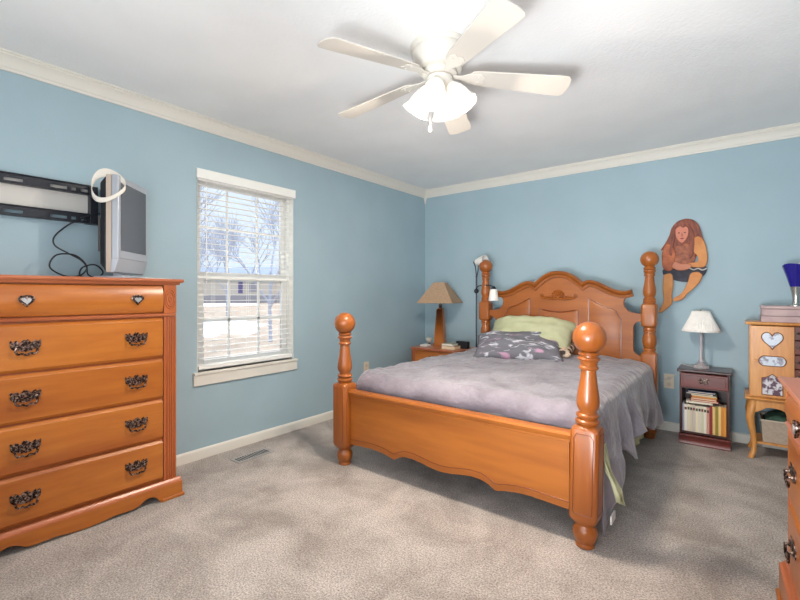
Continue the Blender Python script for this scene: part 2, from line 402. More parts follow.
along('door', -.375, -.365, 85.9, 1.3, 3.6, .5, M['purple'], hs)
along('window', -.35, -.325, 85.9, 1.6, 3.4, .5, M['sidingg'], hs)
a = Vector(dirp(-.78, 85, 4.2)); b = Vector(dirp(-.08, 85, 4.2)); d = (b-a).normalized(); n = Vector((-d.y, d.x, 0))
r = MB(); r.rings([[a, a+n*10, a+n*5+Vector((0, 0, 2.6))], [b, b+n*10, b+n*5+Vector((0, 0, 2.6))]]); r.obj('roof', M['roofg'], hs, smooth=0)
def tree(px, t, h, seed, label):
    rnd = random.Random(seed); mb = MB(); base = Vector(dirp(px, t))
    def br(p, d, L, r, lev):
        q = p+d*L; mid = (p+q)/2+Vector((rnd.uniform(-1, 1), rnd.uniform(-1, 1), 0))*L*.05
        mb.tube([p, mid, q], [r, r*.85, r*.65], 5)
        if lev == 0: return
        for k in range(4 if lev > 1 else 3):
            nd = (d+Vector((rnd.uniform(-1, 1), rnd.uniform(-1, 1), rnd.uniform(-.15, .6)))*.75).normalized()
            st = q if k == 0 else p+(q-p)*rnd.uniform(.45, 1)
            br(st, nd, L*rnd.uniform(.55, .8), r*.6, lev-1)
    br(base, Vector((0, 0, 1)), h*.3, h*.0085, 5)
    tag(mb.obj('bare_tree', M['bark'], weld=False), label, 'tree', 'bare trees outside the window')
tree(-.50, 13, 7.5, 4, 'bare leafless tree nearest the left edge of the window view')
tree(-.30, 16, 8.5, 9, 'bare leafless tree nearest the right edge of the window view')
tree(-.40, 34, 11, 15, 'farther bare leafless tree seen in the middle of the window')

# ------------------------------------------------------------ furniture helpers
def bail_handle(parent, x, y, z, s=1.0, label=None):
    """ornate batwing pull, front facing -y, at x,z on plane y"""
    mb = MB(); up = [(u_, v_*1.35) for u_, v_ in [(0, .020), (.006, .0235), (.012, .017), (.018, .013), (.024, .018), (.031, .0215), (.034, .015), (.0405, .0175), (.046, .021), (.049, .015), (.045, .009), (.0475, .003), (.043, -.004), (.036, -.008), (.030, -.005), (.022, -.009), (.013, -.013), (.006, -.011), (0, -.015)]]
    poly = [(x+u*s, z+v*s) for u, v in up]+[(x-u*s, z+v*s) for u, v in reversed(up[1:-1])]
    mb.prism(poly, y-.0025, y)
    for q in (-1, 1):
        mb.lathe([(.007*s, 0), (.006*s, .008), (.0035*s, .012), (.0035*s, .018), (.0055*s, .020), (0, .024)], seg=10, mat=Matrix.Translation((x+q*.030*s, y, z+.004*s)) @ Matrix.Rotation(rad(90), 4, 'X'))
        mb.tube([(x+q*(.038+.008*math.cos(t))*s, y-.005, z+(.009+.007*math.sin(t))*s) for t in [i*PI/5 for i in range(10)]], .0017*s, 5, closed=True)
        mb.tube([(x+q*(.013+.006*math.cos(t))*s, y-.005, z+(.006+.008*math.sin(t))*s) for t in [i*PI/5 for i in range(10)]], .0017*s, 5, closed=True)
    b = smoothpath([(-.030, .004), (-.034, -.012), (-.026, -.026), (-.012, -.024), (0, -.030), (.012, -.024), (.026, -.026), (.034, -.012), (.030, .004)], 3)
    mb.tube([(x+u*s, y-.015*s, z+v*s) for u, v in b], .0042*s, 6)
    return mb.obj('handle', M['bronze'], parent, label=label)
def heart(x, z, s, n=28):
    return [(x+s*.0625*16*math.sin(t)**3, z+s*.0625*(13*math.cos(t)-5*math.cos(2*t)-2*math.cos(3*t)-math.cos(4*t))) for t in [2*PI*i/n for i in range(n)]]
def heart_knob(parent, x, y, z, s=1.):
    mb = MB(); mb.prism(heart(x, z+.001, .020*s), y-.006, y); mb.tube([(u, y-.008, v) for u, v in heart(x, z+.001, .0205*s)], .0032, 6, closed=True)
    mb.tube([(x-.008, y-.01, z+.019), (x, y-.012, z+.024), (x+.008, y-.01, z+.019)], .003, 5)
    k = mb.obj('knob', M['bronze'], parent)
    h = MB().prism(heart(x, z-.001, .0125*s), y-.014, y-.005).obj('heart_inset', M['silverheart'], parent, label='shiny pewter heart inset', bevel=.002)
    return k

def scallop(W, f, zf, zt, pts):
    """apron outline in xz, symmetric: pts right half bottom contour from foot inner to centre"""
    R = [(W, 0), (W-f, 0)]+pts
    return R+[(-x, z) for x, z in reversed(R[:-1] if abs(R[-1][0]) < 1e-6 else R)]+[(-W, zt), (W, zt)]

# ------------------------------------------------------------ chest of drawers (front faces +x)
def chest(loc, rz, W, D, Htop, rows, top_h, cols, label, name, cat, handle_dx, ledge=.09, apron=None):
    """local: front at y=0 facing -y, back at y=D"""
    t = thing(name, label, cat, loc, rz)
    P = .075                                       # pilaster width
    MB().box(-W+.02, W-.02, .012, D, ledge, Htop-.035).obj('body', M['wpil'], t)
    tp = MB(); tp.prism([(-.030, Htop-.018), (-.034, Htop-.009), (-.028, Htop), (D, Htop), (D, Htop-.020), (-.022, Htop-.020)], -W-.028, W+.028, 'yz')
    tp.prism([(-.022, Htop-.020), (-.012, Htop-.034), (D-.01, Htop-.034), (D-.01, Htop-.020)], -W-.012, W+.012, 'yz')
    tp.obj('top', M['wtop'], t, bevel=.002)
    zb = Htop-.035
    ztd = zb-top_h                                 # bottom of the top drawer row
    # moulding under top drawers
    ml = MB(); ml.prism([(0, ztd-.016), (-.012, ztd-.012), (-.016, ztd-.004), (-.008, ztd+.002), (0, ztd+.004)], -W+.01, W-.01, 'yz')
    ml.obj('moulding', M['wtop'], t)
    for s in (-1, 1):
        x0, x1 = sorted((s*W-s*.006, s*(W-P)))
        pl = MB()
        # fluted pilaster section
        n = 40; sect = []
        for i in range(n+1):
            u = i/n; d = 0
            for c in (.22, .41, .60, .79):
                q = (u-c)/.075
                if abs(q) < 1: d = .007*math.sqrt(1-q*q)
            sect.append((x0+(x1-x0)*u, -.006+d))
        sect += [(x1, .03), (x0, .03)]
        pl.rings([[(a, b, ledge+.02) for a, b in sect], [(a, b, ztd-.016) for a, b in sect]])
        pl.obj('pilaster', M['wpil'], t)
        rb = MB().box(x0, x1, -.008, .03, ztd+.004, zb)
        xc = (x0+x1)/2; zc = (ztd+zb)/2+.002
        for r0 in (.028, .020, .007):
            rb.tube([(xc+r0*math.cos(k*PI/10), -.009, zc+r0*2.0*math.sin(k*PI/10)) for k in range(20)], .003, 6, closed=True)
        rb.obj('rosette_block', M['wpil'], t)
    # drawers
    iw = W-P-.004
    cw = 2*iw/cols
    def drawer(x0, x1, z0, z1, bulge, hs):
        if bulge:   # cushion front
            n = 10; pr = [(0.012, z0)]+[(-.004-.020*math.sin(PI*i/n)**.8, z0+.004+(z1-z0-.008)*i/n) for i in range(n+1)]+[(.012, z1)]
        else: pr = [(.012, z0), (-.001, z0), (-.012, z0+.014), (-.013, z1-.014), (-.001, z1), (.012, z1)]
        d = MB(); d.prism(pr, x0+.003, x1-.003, 'yz'); dd = d.obj('drawer', M['wx'], t, bevel=.0015)
        for k, hx in enumerate(hs):
            if bulge: heart_knob(dd, hx, -.0235, (z0+z1)/2, 1.35)
            else: bail_handle(dd, hx, -.0135, (z0+z1)/2+.004, 1.16)
    for c in range(cols):
        x0 = -iw+c*cw; xm = x0+cw/2
        drawer(x0, x0+cw, ztd+.006, zb-.003, True, [xm-handle_dx, xm+handle_dx] if cols == 1 else [xm])
        zt = ztd-.018
        rh = (zt-(ledge+.03))/rows
        for r in range(rows):
            drawer(x0, x0+cw, zt-rh*(r+1)+.005, zt-rh*r-.005, False, [xm-handle_dx, xm+handle_dx])
    # base
    b = MB(); b.prism([(.0, ledge+.022), (-.012, ledge+.021), (-.018, ledge+.014), (-.022, ledge+.009), (-.030, ledge+.006), (-.031, ledge), (.0, ledge)], -W-.014, W+.014, 'yz')
    b.obj('base_moulding', M['wtop'], t)
    mb = MB(); poly = scallop(W+.018, .12, 0, ledge, apron)
    mb.prism(poly, -.030, -.006)
    for s in (-1, 1):
        x0, x1 = sorted((s*(W+.018), s*(W-.004)))
        mb.prism([(-.006, 0), (.10, 0), (.13, .045), (D-.12, .045), (D-.09, 0), (D, 0), (D, ledge), (-.006, ledge)], x0, x1, 'yz')
    mb.obj('base_apron', M['wx'], t)
    # flared bracket feet
    for s in (-1, 1):
        f = MB(); xa, xb = sorted((s*(W+.028), s*(W-.098))); f.box(xa, xb, -.040, -.006, 0, .018); f.box(*sorted((s*(W+.028), s*(W-.0))), -.02, .09, 0, .018)
        f.obj('foot', M['wx'], t, bevel=.004)
    return t
ap = smoothpath([(.345, .012), (.325, .036), (.295, .047), (.265, .040), (.235, .022), (.20, .016), (.13, .018), (.06, .010), (0, .006)], 5)
CH = chest((.43, -3.62, 0), rad(90), .452, .41, 1.26, 4, .165, 1, 'tall honey pine chest of five drawers standing under the wall bracket', 'chest_of_drawers', 'chest of drawers', .232, .085, ap)
ap2 = smoothpath([(.62, .012), (.60, .045), (.56, .06), (.52, .05), (.47, .03), (.40, .025), (.2, .03), (0, .02)], 5)
th = rad(-87.65)
DR = chest((3.137+.028*math.cos(th)-.03*math.sin(th)*-1, -2.104, 0), th, .72, .43, .851, 2, .13, 2, 'long low honey pine dresser cut off by the right edge of the photo', 'dresser', 'dresser', .19, .12, ap2)
# put the far top corner of the dresser where it stands
_c = Matrix.Rotation(th, 3, 'Z') @ Vector((-.72-.028, -.034, 0))
DR.location = (3.140-_c.x, -2.10-_c.y, 0)

# ------------------------------------------------------------ bed
bed = thing('bed_frame', 'honey coloured wooden four poster bed with ball topped turned posts', 'bed', (1.7, -1.27, 0))
O = Matrix.Translation((-1.7, 1.27, 0))
def foot_post(x, y, lean=0.):
    b = MB(); Q = 9
    s = [(0, .040, 2), (.004, .043, 2), (.012, .043, 2), (.02, .040, 2), (.026, .044, 2), (.045, .052, 2), (.070, .055, 2), (.088, .050, 2), (.098, .042, 2), (.106, .040, 2.2), (.112, .046, 2.6), (.135, .060, 5), (.145, .062, Q), (.545, .062, Q), (.556, .058, 5), (.566, .044, 2.4), (.570, .040, 2),
         (.574, .050, 2), (.580, .054, 2), (.588, .054, 2), (.594, .048, 2), (.597, .040, 2), (.602, .042, 2), (.607, .050, 2), (.614, .051, 2), (.620, .047, 2), (.624, .038, 2), (.632, .038, 2), (.645, .046, 2), (.662, .0505, 2), (.685, .050, 2), (.72, .046, 2), (.76, .039, 2), (.80, .034, 2), (.822, .033, 2), (.826, .041, 2), (.834, .043, 2), (.840, .040, 2), (.843, .036, 2), (.855, .038, 2), (.864, .041, 2), (.868, .047, 2), (.875, .050, 2), (.881, .046, 2), (.884, .038, 2), (.889, .038, 2), (.893, .045, 2), (.900, .046, 2), (.906, .040, 2)]
    zc, r = .972, .0735
    for i in range(3, 25):
        a = PI*i/24; s.append((zc-r*math.cos(a), max(r*math.sin(a), .001), 2))
    ln = Matrix.Translation((x, y, 0)) @ Matrix.Rotation(lean, 4, 'Y') @ Matrix.Translation((-x, -y, 0))
    b.loft(s, (x, y)); p = b.obj('foot_post', M['wz'], bed, tf=O @ ln)
    for ax in ('f', 's'):
        pan = [(-.036, .165), (.036, .165), (.042, .178), (.042, .515), (.030, .533), (-.030, .533), (-.042, .515), (-.042, .178)]
        c = MB()
        if ax == 'f': c.tube([(x+u, y-.0617, z) for u, z in pan], .0022, 5, closed=True)
        else: c.tube([(x+.0617, y+u, z) for u, z in pan], .0022, 5, closed=True)
        c.obj('panel_line', M['wdk'], p, tf=O @ ln)
    return p
PL, PR = (.872, -2.232), (2.455, -2.232)
foot_post(*PL); foot_post(*PR, lean=.020)
def head_post(x, y):
    b = MB(); Q = 9
    s = [(0, .040, 2), (.02, .042, 2), (.06, .052, 2), (.10, .044, 2), (.12, .056, 5), (.13, .057, Q), (.685, .057, Q), (.70, .046, 2.5), (.712, .040, 2), (.716, .048, 2), (.728, .048, 2), (.733, .038, 2), (.745, .046, 2), (.78, .052, 2), (.82, .050, 2), (.850, .040, 2), (.858, .038, 2), (.862, .047, 2), (.872, .047, 2), (.878, .040, 2), (.884, .046, 2), (.893, .046, 2), (.90, .042, 2), (.915, .055, 5), (.925, .056, Q), (1.08, .056, Q), (1.09, .052, 5), (1.10, .042, 2.2),
         (1.104, .047, 2), (1.112, .048, 2), (1.119, .042, 2), (1.124, .046, 2), (1.132, .047, 2), (1.140, .040, 2), (1.148, .036, 2), (1.165, .044, 2), (1.19, .048, 2), (1.22, .046, 2), (1.26, .039, 2), (1.30, .034, 2), (1.318, .033, 2), (1.322, .040, 2), (1.331, .041, 2), (1.337, .036, 2), (1.350, .038, 2), (1.358, .045, 2), (1.366, .045, 2), (1.371, .037, 2), (1.378, .043, 2), (1.388, .044, 2), (1.395, .038, 2)]
    zc, r = 1.457, .068
    for i in range(4, 25):
        a = PI*i/24; s.append((zc-r*math.cos(a), max(r*math.sin(a), .001), 2))
    return b.loft(s, (x, y)).obj('head_post', M['wz'], bed, tf=O)
HL, HR = (.975, -.31), (2.448, -.31)
head_post(*HL); head_post(*HR)
CX = 1.715; YB = -.31
topc = [(0, 1.375), (.05, 1.37), (.10, 1.353), (.15, 1.322), (.19, 1.288), (.218, 1.263), (.235, 1.276), (.262, 1.286), (.29, 1.286), (.34, 1.270), (.40, 1.238), (.46, 1.207), (.52, 1.190), (.57, 1.190), (.605, 1.200)]
right = [(x, z-.012) for x, z in topc[:-1]]+[(.585, 1.15), (.555, 1.135), (.543, 1.11), (.548, 1.07), (.572, 1.035), (.61, 1.018), (.66, 1.012), (.72, 1.012), (.72, .948), (.665, .948), (.632, .93), (.618, .90), (.618, .71), (.632, .68), (.665, .662), (.72, .662), (.72, .36)]
poly = [(CX+x, z) for x, z in right]+[(CX-x, z) for x, z in reversed(right[1:])]
MB().prism(poly, YB-.016, YB+.016).obj('headboard', M['wxb'], bed, tf=O, bevel=.003)
full = [(CX-x, z) for x, z in reversed(topc[1:])]+[(CX+x, z) for x, z in topc]
mo = MB(); mo.strip(full, [(-.046, YB-.017), (-.045, YB-.026), (-.038, YB-.030), (-.026, YB-.031), (-.022, YB-.044), (-.010, YB-.058), (.000, YB-.064), (.008, YB-.060), (.011, YB-.050), (.011, YB+.026), (-.02, YB+.026), (-.046, YB+.017)])
mo.obj('top_moulding', M['wxb'], bed, tf=O, smooth=50)
MB().strip(full, [(-.049, YB-.016), (-.049, YB-.021), (-.046, YB-.021), (-.046, YB-.016)]).obj('moulding_line', M['wdk'], bed, tf=O)
def raised(pts, name='raised_panel'):
    n = len(pts); cx = sum(p[0] for p in pts)/n; cz = sum(p[1] for p in pts)/n
    def off(k):
        out = []
        for i, p in enumerate(pts):
            a = Vector(pts[i-1]); b = Vector(p); c = Vector(pts[(i+1) % n])
            d1 = (b-a).normalized(); d2 = (c-b).normalized(); n1 = Vector((-d1.y, d1.x)); n2 = Vector((-d2.y, d2.x)); m_ = (n1+n2).normalized()
            out.append(b+m_*k/max(.5, m_.dot(n1)))
        return out
    area2 = sum(pts[i-1][0]*pts[i][1]-pts[i][0]*pts[i-1][1] for i in range(n)); sg = 1 if area2 > 0 else -1
    a, b = off(0), off(.016*sg)
    pn = MB().rings([[(p[0], YB-.012, p[1]) for p in a], [(p[0], YB-.0165, p[1]) for p in a], [(p[0], YB-.024, p[1]) for p in b]]).obj(name, M['wxb'], bed, tf=O)
    MB().tube([(p[0], YB-.0165, p[1]) for p in a], .0062, 5, closed=True).obj('groove', M['wdk'], pn, tf=O)
raised([(CX-.172, .56), (CX+.178, .56), (CX+.178, 1.035)]+[(CX+.178-.35*i/8, 1.035-.028*math.sin(PI*i/8)) for i in range(1, 8)]+[(CX-.172, 1.035)])
for s in (-1, 1):
    pp = [(.265, .56), (.525, .56), (.525, .968), (.505, .985), (.488, 1.03), (.46, 1.045), (.40, 1.062), (.33, 1.098), (.265, 1.135)]
    raised([(CX+s*x, z) for x, z in pp])
# carved shell ornament
cv = MB()
for s in (-1, 1):
    pts = smoothpath([(0, 1.135), (.05, 1.128), (.10, 1.133), (.145, 1.142), (.163, 1.156), (.155, 1.170), (.14, 1.166), (.143, 1.155)], 4)
    n = len(pts); cv.tube([(CX+s*x, YB-.022, z) for x, z in pts], [.012-.006*i/n for i in range(n)], 6)
    for i in range(5): cv.sphere((CX+s*(.03+.026*i), YB-.02, 1.152-.001*i), .013-.001*i, 10, 8, (1.15, .7, .8))
for k in range(7):
    a = rad(30+20*k); cv.tube([(CX+.012*math.cos(a), YB-.018, 1.145+.01*math.sin(a)), (CX+.055*math.cos(a), YB-.024, 1.15+.05*math.sin(a)), (CX+.062*math.cos(a), YB-.020, 1.15+.066*math.sin(a))], [.006, .010, .004], 6)
cv.sphere((CX, YB-.02, 1.148), .018, 12, 8, (1, .8, .8))
cv.obj('carved_ornament', M['wxb'], bed, tf=O @ Matrix.Translation((0, YB-.022, 0)) @ Matrix.Diagonal((1, 1.5, 1, 1)) @ Matrix.Translation((0, -YB+.022, 0)), weld=False)
# footboard
YF = -2.232
FC = (PL[0]+PR[0])/2
low = [(.725, .150), (.63, .155), (.53, .160), (.46, .156), (.40, .147), (.355, .135), (.340, .136), (.30, .158), (.26, .170), (.20, .172), (.14, .164), (.07, .152), (0, .146)]
lowf = [(FC+x, z) for x, z in low]+[(FC-x, z) for x, z in reversed(low[:-1])]
MB().prism([(FC-.725, .51), (FC+.725, .51)]+lowf, YF-.014, YF+.014).obj('footboard', M['wxb'], bed, tf=O, bevel=.002)
inn = [(x, z+.036) for x, z in low]; inn = [(FC+x, z) for x, z in inn]+[(FC-x, z) for x, z in reversed(inn[:-1])]
MB().tube([(x, YF-.0148, z) for x, z in inn], .0026, 5).obj('footboard_line', M['wdk'], bed, tf=O)
MB().rings([[(x, YF+a, z) for a, z in [(-.022, .486), (-.030, .496), (-.033, .508), (-.026, .520), (.026, .520), (.032, .508), (.022, .486)]] for x in (FC-.735, FC+.735)]).obj('footboard_cap', M['wxb'], bed, tf=O)
MB().rings([[(x, YF+a, z) for a, z in [(-.014, .470), (-.021, .474), (-.021, .484), (-.014, .487)]] for x in (FC-.73, FC+.73)]).obj('footboard_bead', M['wxb'], bed, tf=O)
for a, b in ((PL, HL), (PR, HR)):
    mb = MB(); mb.rings([[(a[0]-.012, a[1]+.05, z0), (a[0]+.012, a[1]+.05, z0), (b[0]+.012, b[1]-.05, z0), (b[0]-.012, b[1]-.05, z0)] for z0 in (.24, .40)])
    mb.obj('side_rail', M['wxb'], bed, tf=O)

# box spring, mattress
def rbox(x0, x1, y0, y1, z0, z1, name, m, lab, cat, bev=.04):
    o = MB().box(x0, x1, y0, y1, z0, z1).obj(name, m, bevel=bev); o.modifiers['bevel'].segments = 4; return tag(o, lab, cat)
rbox(.95, 2.40, -2.16, -.36, .16, .38, 'box_spring', M['boxspring'], 'blue grey covered box spring showing below the wooden footboard', 'box spring', .03)
rbox(.965, 2.415, -2.16, -.37, .382, .580, 'mattress', M['mattress'], 'mattress lying under the mauve grey blanket', 'mattress', .05)

# blanket
def interp(tab, y):
    for (a, va), (b, vb) in zip(tab, tab[1:]):
        if a <= y <= b: t = (y-a)/(b-a); t = t*t*(3-2*t); return va+(vb-va)*t
    return tab[0][1] if y < tab[0][0] else tab[-1][1]
hem = [(-2.17, .035), (-2.09, .06), (-2.02, .14), (-1.93, .21), (-1.84, .30), (-1.72, .32), (-1.60, .24), (-1.48, .29), (-1.35, .33), (-1.1, .29), (-.9, .25), (-.72, .185), (-.60, .19), (-.40, .26)]
def blanket():
    mb = MB(); nv = 150; rows = []
    ZT = .628
    for j in range(nv+1):
        y = -2.178+(2.178-.372)*j/nv
        endk = max(0, 1-(y+2.178)/.09)          # falls behind the foot rail
        drop = .115*(1-math.sqrt(max(0, 1-endk**2)))
        row = []
        xl, xr = .937, 2.452
        zl = .40; zr = interp(hem, y)
        # left hang
        for i in range(8):
            k = i/7; z = zl+(ZT-.045-zl)*k
            row.append(Vector((xl-.012-.01*math.sin(y*17)*(1-k), y, z)))
        for i in range(1, 6):
            a = PI/2*i/6; row.append(Vector((xl-.012+.05*(1-math.cos(a)), y, ZT-.045+.045*math.sin(a))))
        for i in range(61):
            row.append(Vector((xl+.04+(xr-.05-xl-.04)*i/60, y, ZT)))
        for i in range(1, 7):
            a = PI/2*i/7; row.append(Vector((xr-.05+.075*math.sin(a), y, ZT-.075*(1-math.cos(a)))))
        NH = 26
        for i in range(NH+1):
            k = i/NH; z = ZT-.075-(ZT-.075-zr)*k
            fold = math.sin(y*15+1.8*math.sin(y*4.1)+k*1.6*math.sin(y*3))*.6+math.sin(y*29+2+k*2)*.12*(1+math.sin(y*6))+noise.noise(Vector((y*5, k*2.5, 3)))*.5
            near = interp([(-2.18, .30), (-1.9, 1.0), (-1.4, 1.0), (-.37, .8)], y)
            row.append(Vector((xr+.025+.055*k**.8+.050*fold*k**.6*near, y+.012*k*math.sin(y*19), z)))
        for i, p in enumerate(row):
            if 13 <= i <= 80 or True:
                w = 1.0 if 8 <= i <= 82 else .4
                nz = noise.noise(Vector((p.x*2.2, p.y*2.6, 1)))*.020+noise.noise(Vector((p.x*7, p.y*4.5, 5)))*.015+noise.noise(Vector((p.x*16+p.y*9, p.y*16, 9)))*.009
                p.z += nz*w
            if i <= 80: p.z -= drop if p.z > .5 else drop*.3
        rows.append(row)
    mb.rings(rows, close=False, cap=False)
    o = mb.obj('blanket', M['blanket'], smooth=80, solid=.012)
    return tag(o, 'mauve grey plush blanket spread over the bed and hanging down its right side', 'blanket')
bk = blanket()
# lowest tail of the blanket with its white care tag
MB().rings([[(2.545+a, -2.10+b, z) for a, b in [(-.004, -.03), (.004, -.03), (.004, .05), (-.004, .05)]] for z in (.08, .12)], cap=True).obj('care_tag', M['paper'], bk, bevel=.001)
# green sheet corners
def cloth_piece(name, m, rowpts, label, cat, n=10):
    mb = MB(); rows = []
    for a, b in rowpts:
        a, b = Vector(a), Vector(b)
        rows.append([a+(b-a)*i/n+Vector((.010*math.sin(i*1.9+a.z*20), .006*math.sin(i*2.7), 0)) for i in range(n+1)])
    return mb.rings(rows, close=False, cap=False).obj(name, m, smooth=80, solid=.005)
g = bpy.data.objects.new('green_sheet', None); COL.objects.link(g); g.location = (2.5, -1.4, .3)
tag(g, 'sage green sheet whose corners hang out below the blanket on the right side', 'sheet')
GO = Matrix.Translation((-2.5, 1.4, -.3))
def sheetpiece(rowpts):
    o = cloth_piece('sheet_corner', M['greensheet'], rowpts, '', ''); o.data.transform(GO); o.parent = g
sheetpiece([((2.50, -2.16, .44), (2.50, -2.06, .44)), ((2.535, -2.15, .33), (2.53, -2.09, .33)), ((2.572, -2.155, .25), (2.58, -2.10, .245)), ((2.58, -2.15, .205), (2.605, -2.13, .190))])
sheetpiece([((2.45, -1.62, .40), (2.45, -.75, .40)), ((2.485, -1.52, .30), (2.485, -.80, .28)), ((2.505, -1.40, .20), (2.505, -.98, .20))])

# pillows
def pillow(name, m, w, h, th, tf, label, seed=0, n=26, floppy=0.):
    mb = MB(); rows_t = []
    def P(u, v, s):
        e = (max(0, 1-abs(u)**2.6)*max(0, 1-abs(v)**2.6))**.42
        pin = 1-.07*(1-abs(u)**2)*abs(v)**3; pinv = 1-.07*(1-abs(v)**2)*abs(u)**3
        x = u*w/2*pinv; y = v*h/2*pin
        z = s*th/2*e+noise.noise(Vector((u*1.8+seed, v*1.8, s)))*.03*e+noise.noise(Vector((u*5+seed, v*5, s)))*.012
        z -= floppy*max(0, abs(u)-.4)**2
        return tf @ Vector((x, y, z))
    for s in (1, -1):
        rows = [[P(-1+2*i/n, -1+2*j/n, s) if 0 < i < n and 0 < j < n else P(-1+2*i/n, -1+2*j/n, 0) for i in range(n+1)] for j in range(n+1)]
        mb.rings(rows, close=False, cap=False)
    o = mb.obj(name, m, smooth=80)
    return tag(o, label, 'pillow', 'pillows at the head of the bed')
def TF(loc, rx, rz, ry=0): return Matrix.Translation(loc) @ Matrix.Rotation(rad(rz), 4, 'Z') @ Matrix.Rotation(rad(ry), 4, 'Y') @ Matrix.Rotation(rad(rx), 4, 'X')
pillow('pillow', M['greensheet'], .80, .44, .17, TF((1.50, -.545, .80), 44, 3), 'sage green pillow leaning on the headboard behind the floral pillow', 2, floppy=.22)
pf = pillow('pillow', M['floral'], .76, .40, .15, TF((0, 0, 0), 0, 0), 'dark grey pillow with pale pink and white floral streaks', 6, floppy=.08)
pf.location = (1.50, -.745, .722); pf.rotation_euler = (rad(26), 0, rad(19))
pillow('pillow', M['brownfloral'], .60, .40, .11, TF((1.62, -.52, .685), 6, 6), 'brown and cream floral pillow end showing beneath the green pillow', 11)

# ------------------------------------------------------------ left nightstand and what stands on it
ns = thing('nightstand', 'honey pine nightstand in the corner left of the bed', 'nightstand', (.505, -.38, 0))
W2, D2, Z2 = .30, .22, .60
MB().prism([(-W2+.03, -D2), (W2-.03, -D2), (W2, -D2+.03), (W2, D2), (-W2, D2), (-W2, -D2+.03)], Z2-.024, Z2, 'xy').obj('top', M['wtop'], ns, bevel=.004)
MB().box(-W2+.025, W2-.025, -D2+.025, D2-.01, .06, Z2-.024).obj('body', M['wpil'], ns)
for s in (-1, 1): MB().box(*sorted((s*(W2-.02), s*(W2-.065))), -D2+.018, -D2+.05, .06, Z2-.024).obj('pilaster', M['wpil'], ns, bevel=.003)
for z0, z1 in ((.43, .57), (.26, .42), (.09, .25)):
    d = MB().box(-W2+.068, W2-.068, -D2+.012, -D2+.03, z0, z1).obj('drawer', M['wx'], ns, bevel=.004); bail_handle(d, 0, -D2+.0115, (z0+z1)/2, .9)
MB().box(-W2+.01, W2-.01, -D2+.01, D2-.01, 0, .075).obj('base', M['wx'], ns, bevel=.006)
lp = thing('table_lamp', 'wooden obelisk table lamp with a tan pyramid shade on the corner nightstand', 'lamp', (.405, -.285, .60), rad(14))
def frus(mb, w0, w1, z0, z1, ch=0): mb.rings([[(-w0, -w0, z0), (w0, -w0, z0), (w0, w0, z0), (-w0, w0, z0)], [(-w1, -w1, z1), (w1, -w1, z1), (w1, w1, z1), (-w1, w1, z1)]]); return mb
b_ = MB(); frus(b_, .062, .062, 0, .02); frus(b_, .058, .034, .02, .40); frus(b_, .034, .018, .40, .42); b_.obj('lamp_base', M['lampwood'], lp, bevel=.002)
MB().lathe([(.012, .42), (.018, .43), (.018, .46), (.008, .47), (.004, .475), (.004, .69)]).obj('lamp_neck', M['bronze'], lp)
sh = MB(); sh.rings([[(c*math.cos(rad(45+90*k)), c*math.sin(rad(45+90*k)), z) for k in range(4)] for c, z in ((.285, .475), (.083, .70))], cap=False)
sh.obj('lamp_shade', M['tan_shade'], lp, smooth=0, solid=.004)
# books etc. on it
def book(x0, x1, y0, y1, z0, z1, cover, pages, label, group=None, name='book', spine='x', rz=0):
    cx, cy = (x0+x1)/2, (y0+y1)/2
    t = thing(name, label, 'book', (cx, cy, z0), rad(rz), group)
    hx, hy, h = (x1-x0)/2, (y1-y0)/2, z1-z0
    c = MB(); c.box(-hx, hx, -hy, hy, 0, .003); c.box(-hx, hx, -hy, hy, h-.003, h)
    if spine == 'x': c.box(-hx, hx, hy-.003, hy, .003, h-.003)
    else: c.box(-hx, hx, -hy, -hy+.003, .003, h-.003)
    c.obj('cover', cover, t)
    MB().box(-hx+.004, hx-.004, -hy+.0035, hy-.0035, .003, h-.003).obj('pages', pages, t)
    return t
pg = flat((226, 206, 176)); pgw = flat((232, 226, 214))
book(.57, .735, -.53, -.41, .60, .634, flat((176, 142, 108)), pg, 'thick cream paged book lying lowest beside the wooden lamp')
book(.572, .71, -.525, -.42, .635, .658, flat((150, 150, 130)), pgw, 'pale book lying on top of the thick book on the corner nightstand')
bx = MB().box(.665, .80, -.385, -.33, .60, .675).obj('storage_box', M['navybox'], bevel=.003); tag(bx, 'small black box standing behind the books on the corner nightstand', 'box')
pb = MB().box(.262, .345, -.475, -.38, .60, .618).obj('paper_box', M['paper'], bevel=.003); tag(pb, 'small white flat box on the left of the corner nightstand', 'box')
gl = thing('globe_ornament', 'small round pale ornament behind the white box on the nightstand', 'ornament', (.245, -.27, .60))
MB().lathe([(.02, 0), (.022, .004), (.012, .012), (.008, .02)]).obj('stand', M['bronze'], gl); MB().sphere((0, 0, .052), .034).obj('ball', flat((196, 190, 178), .3), gl)

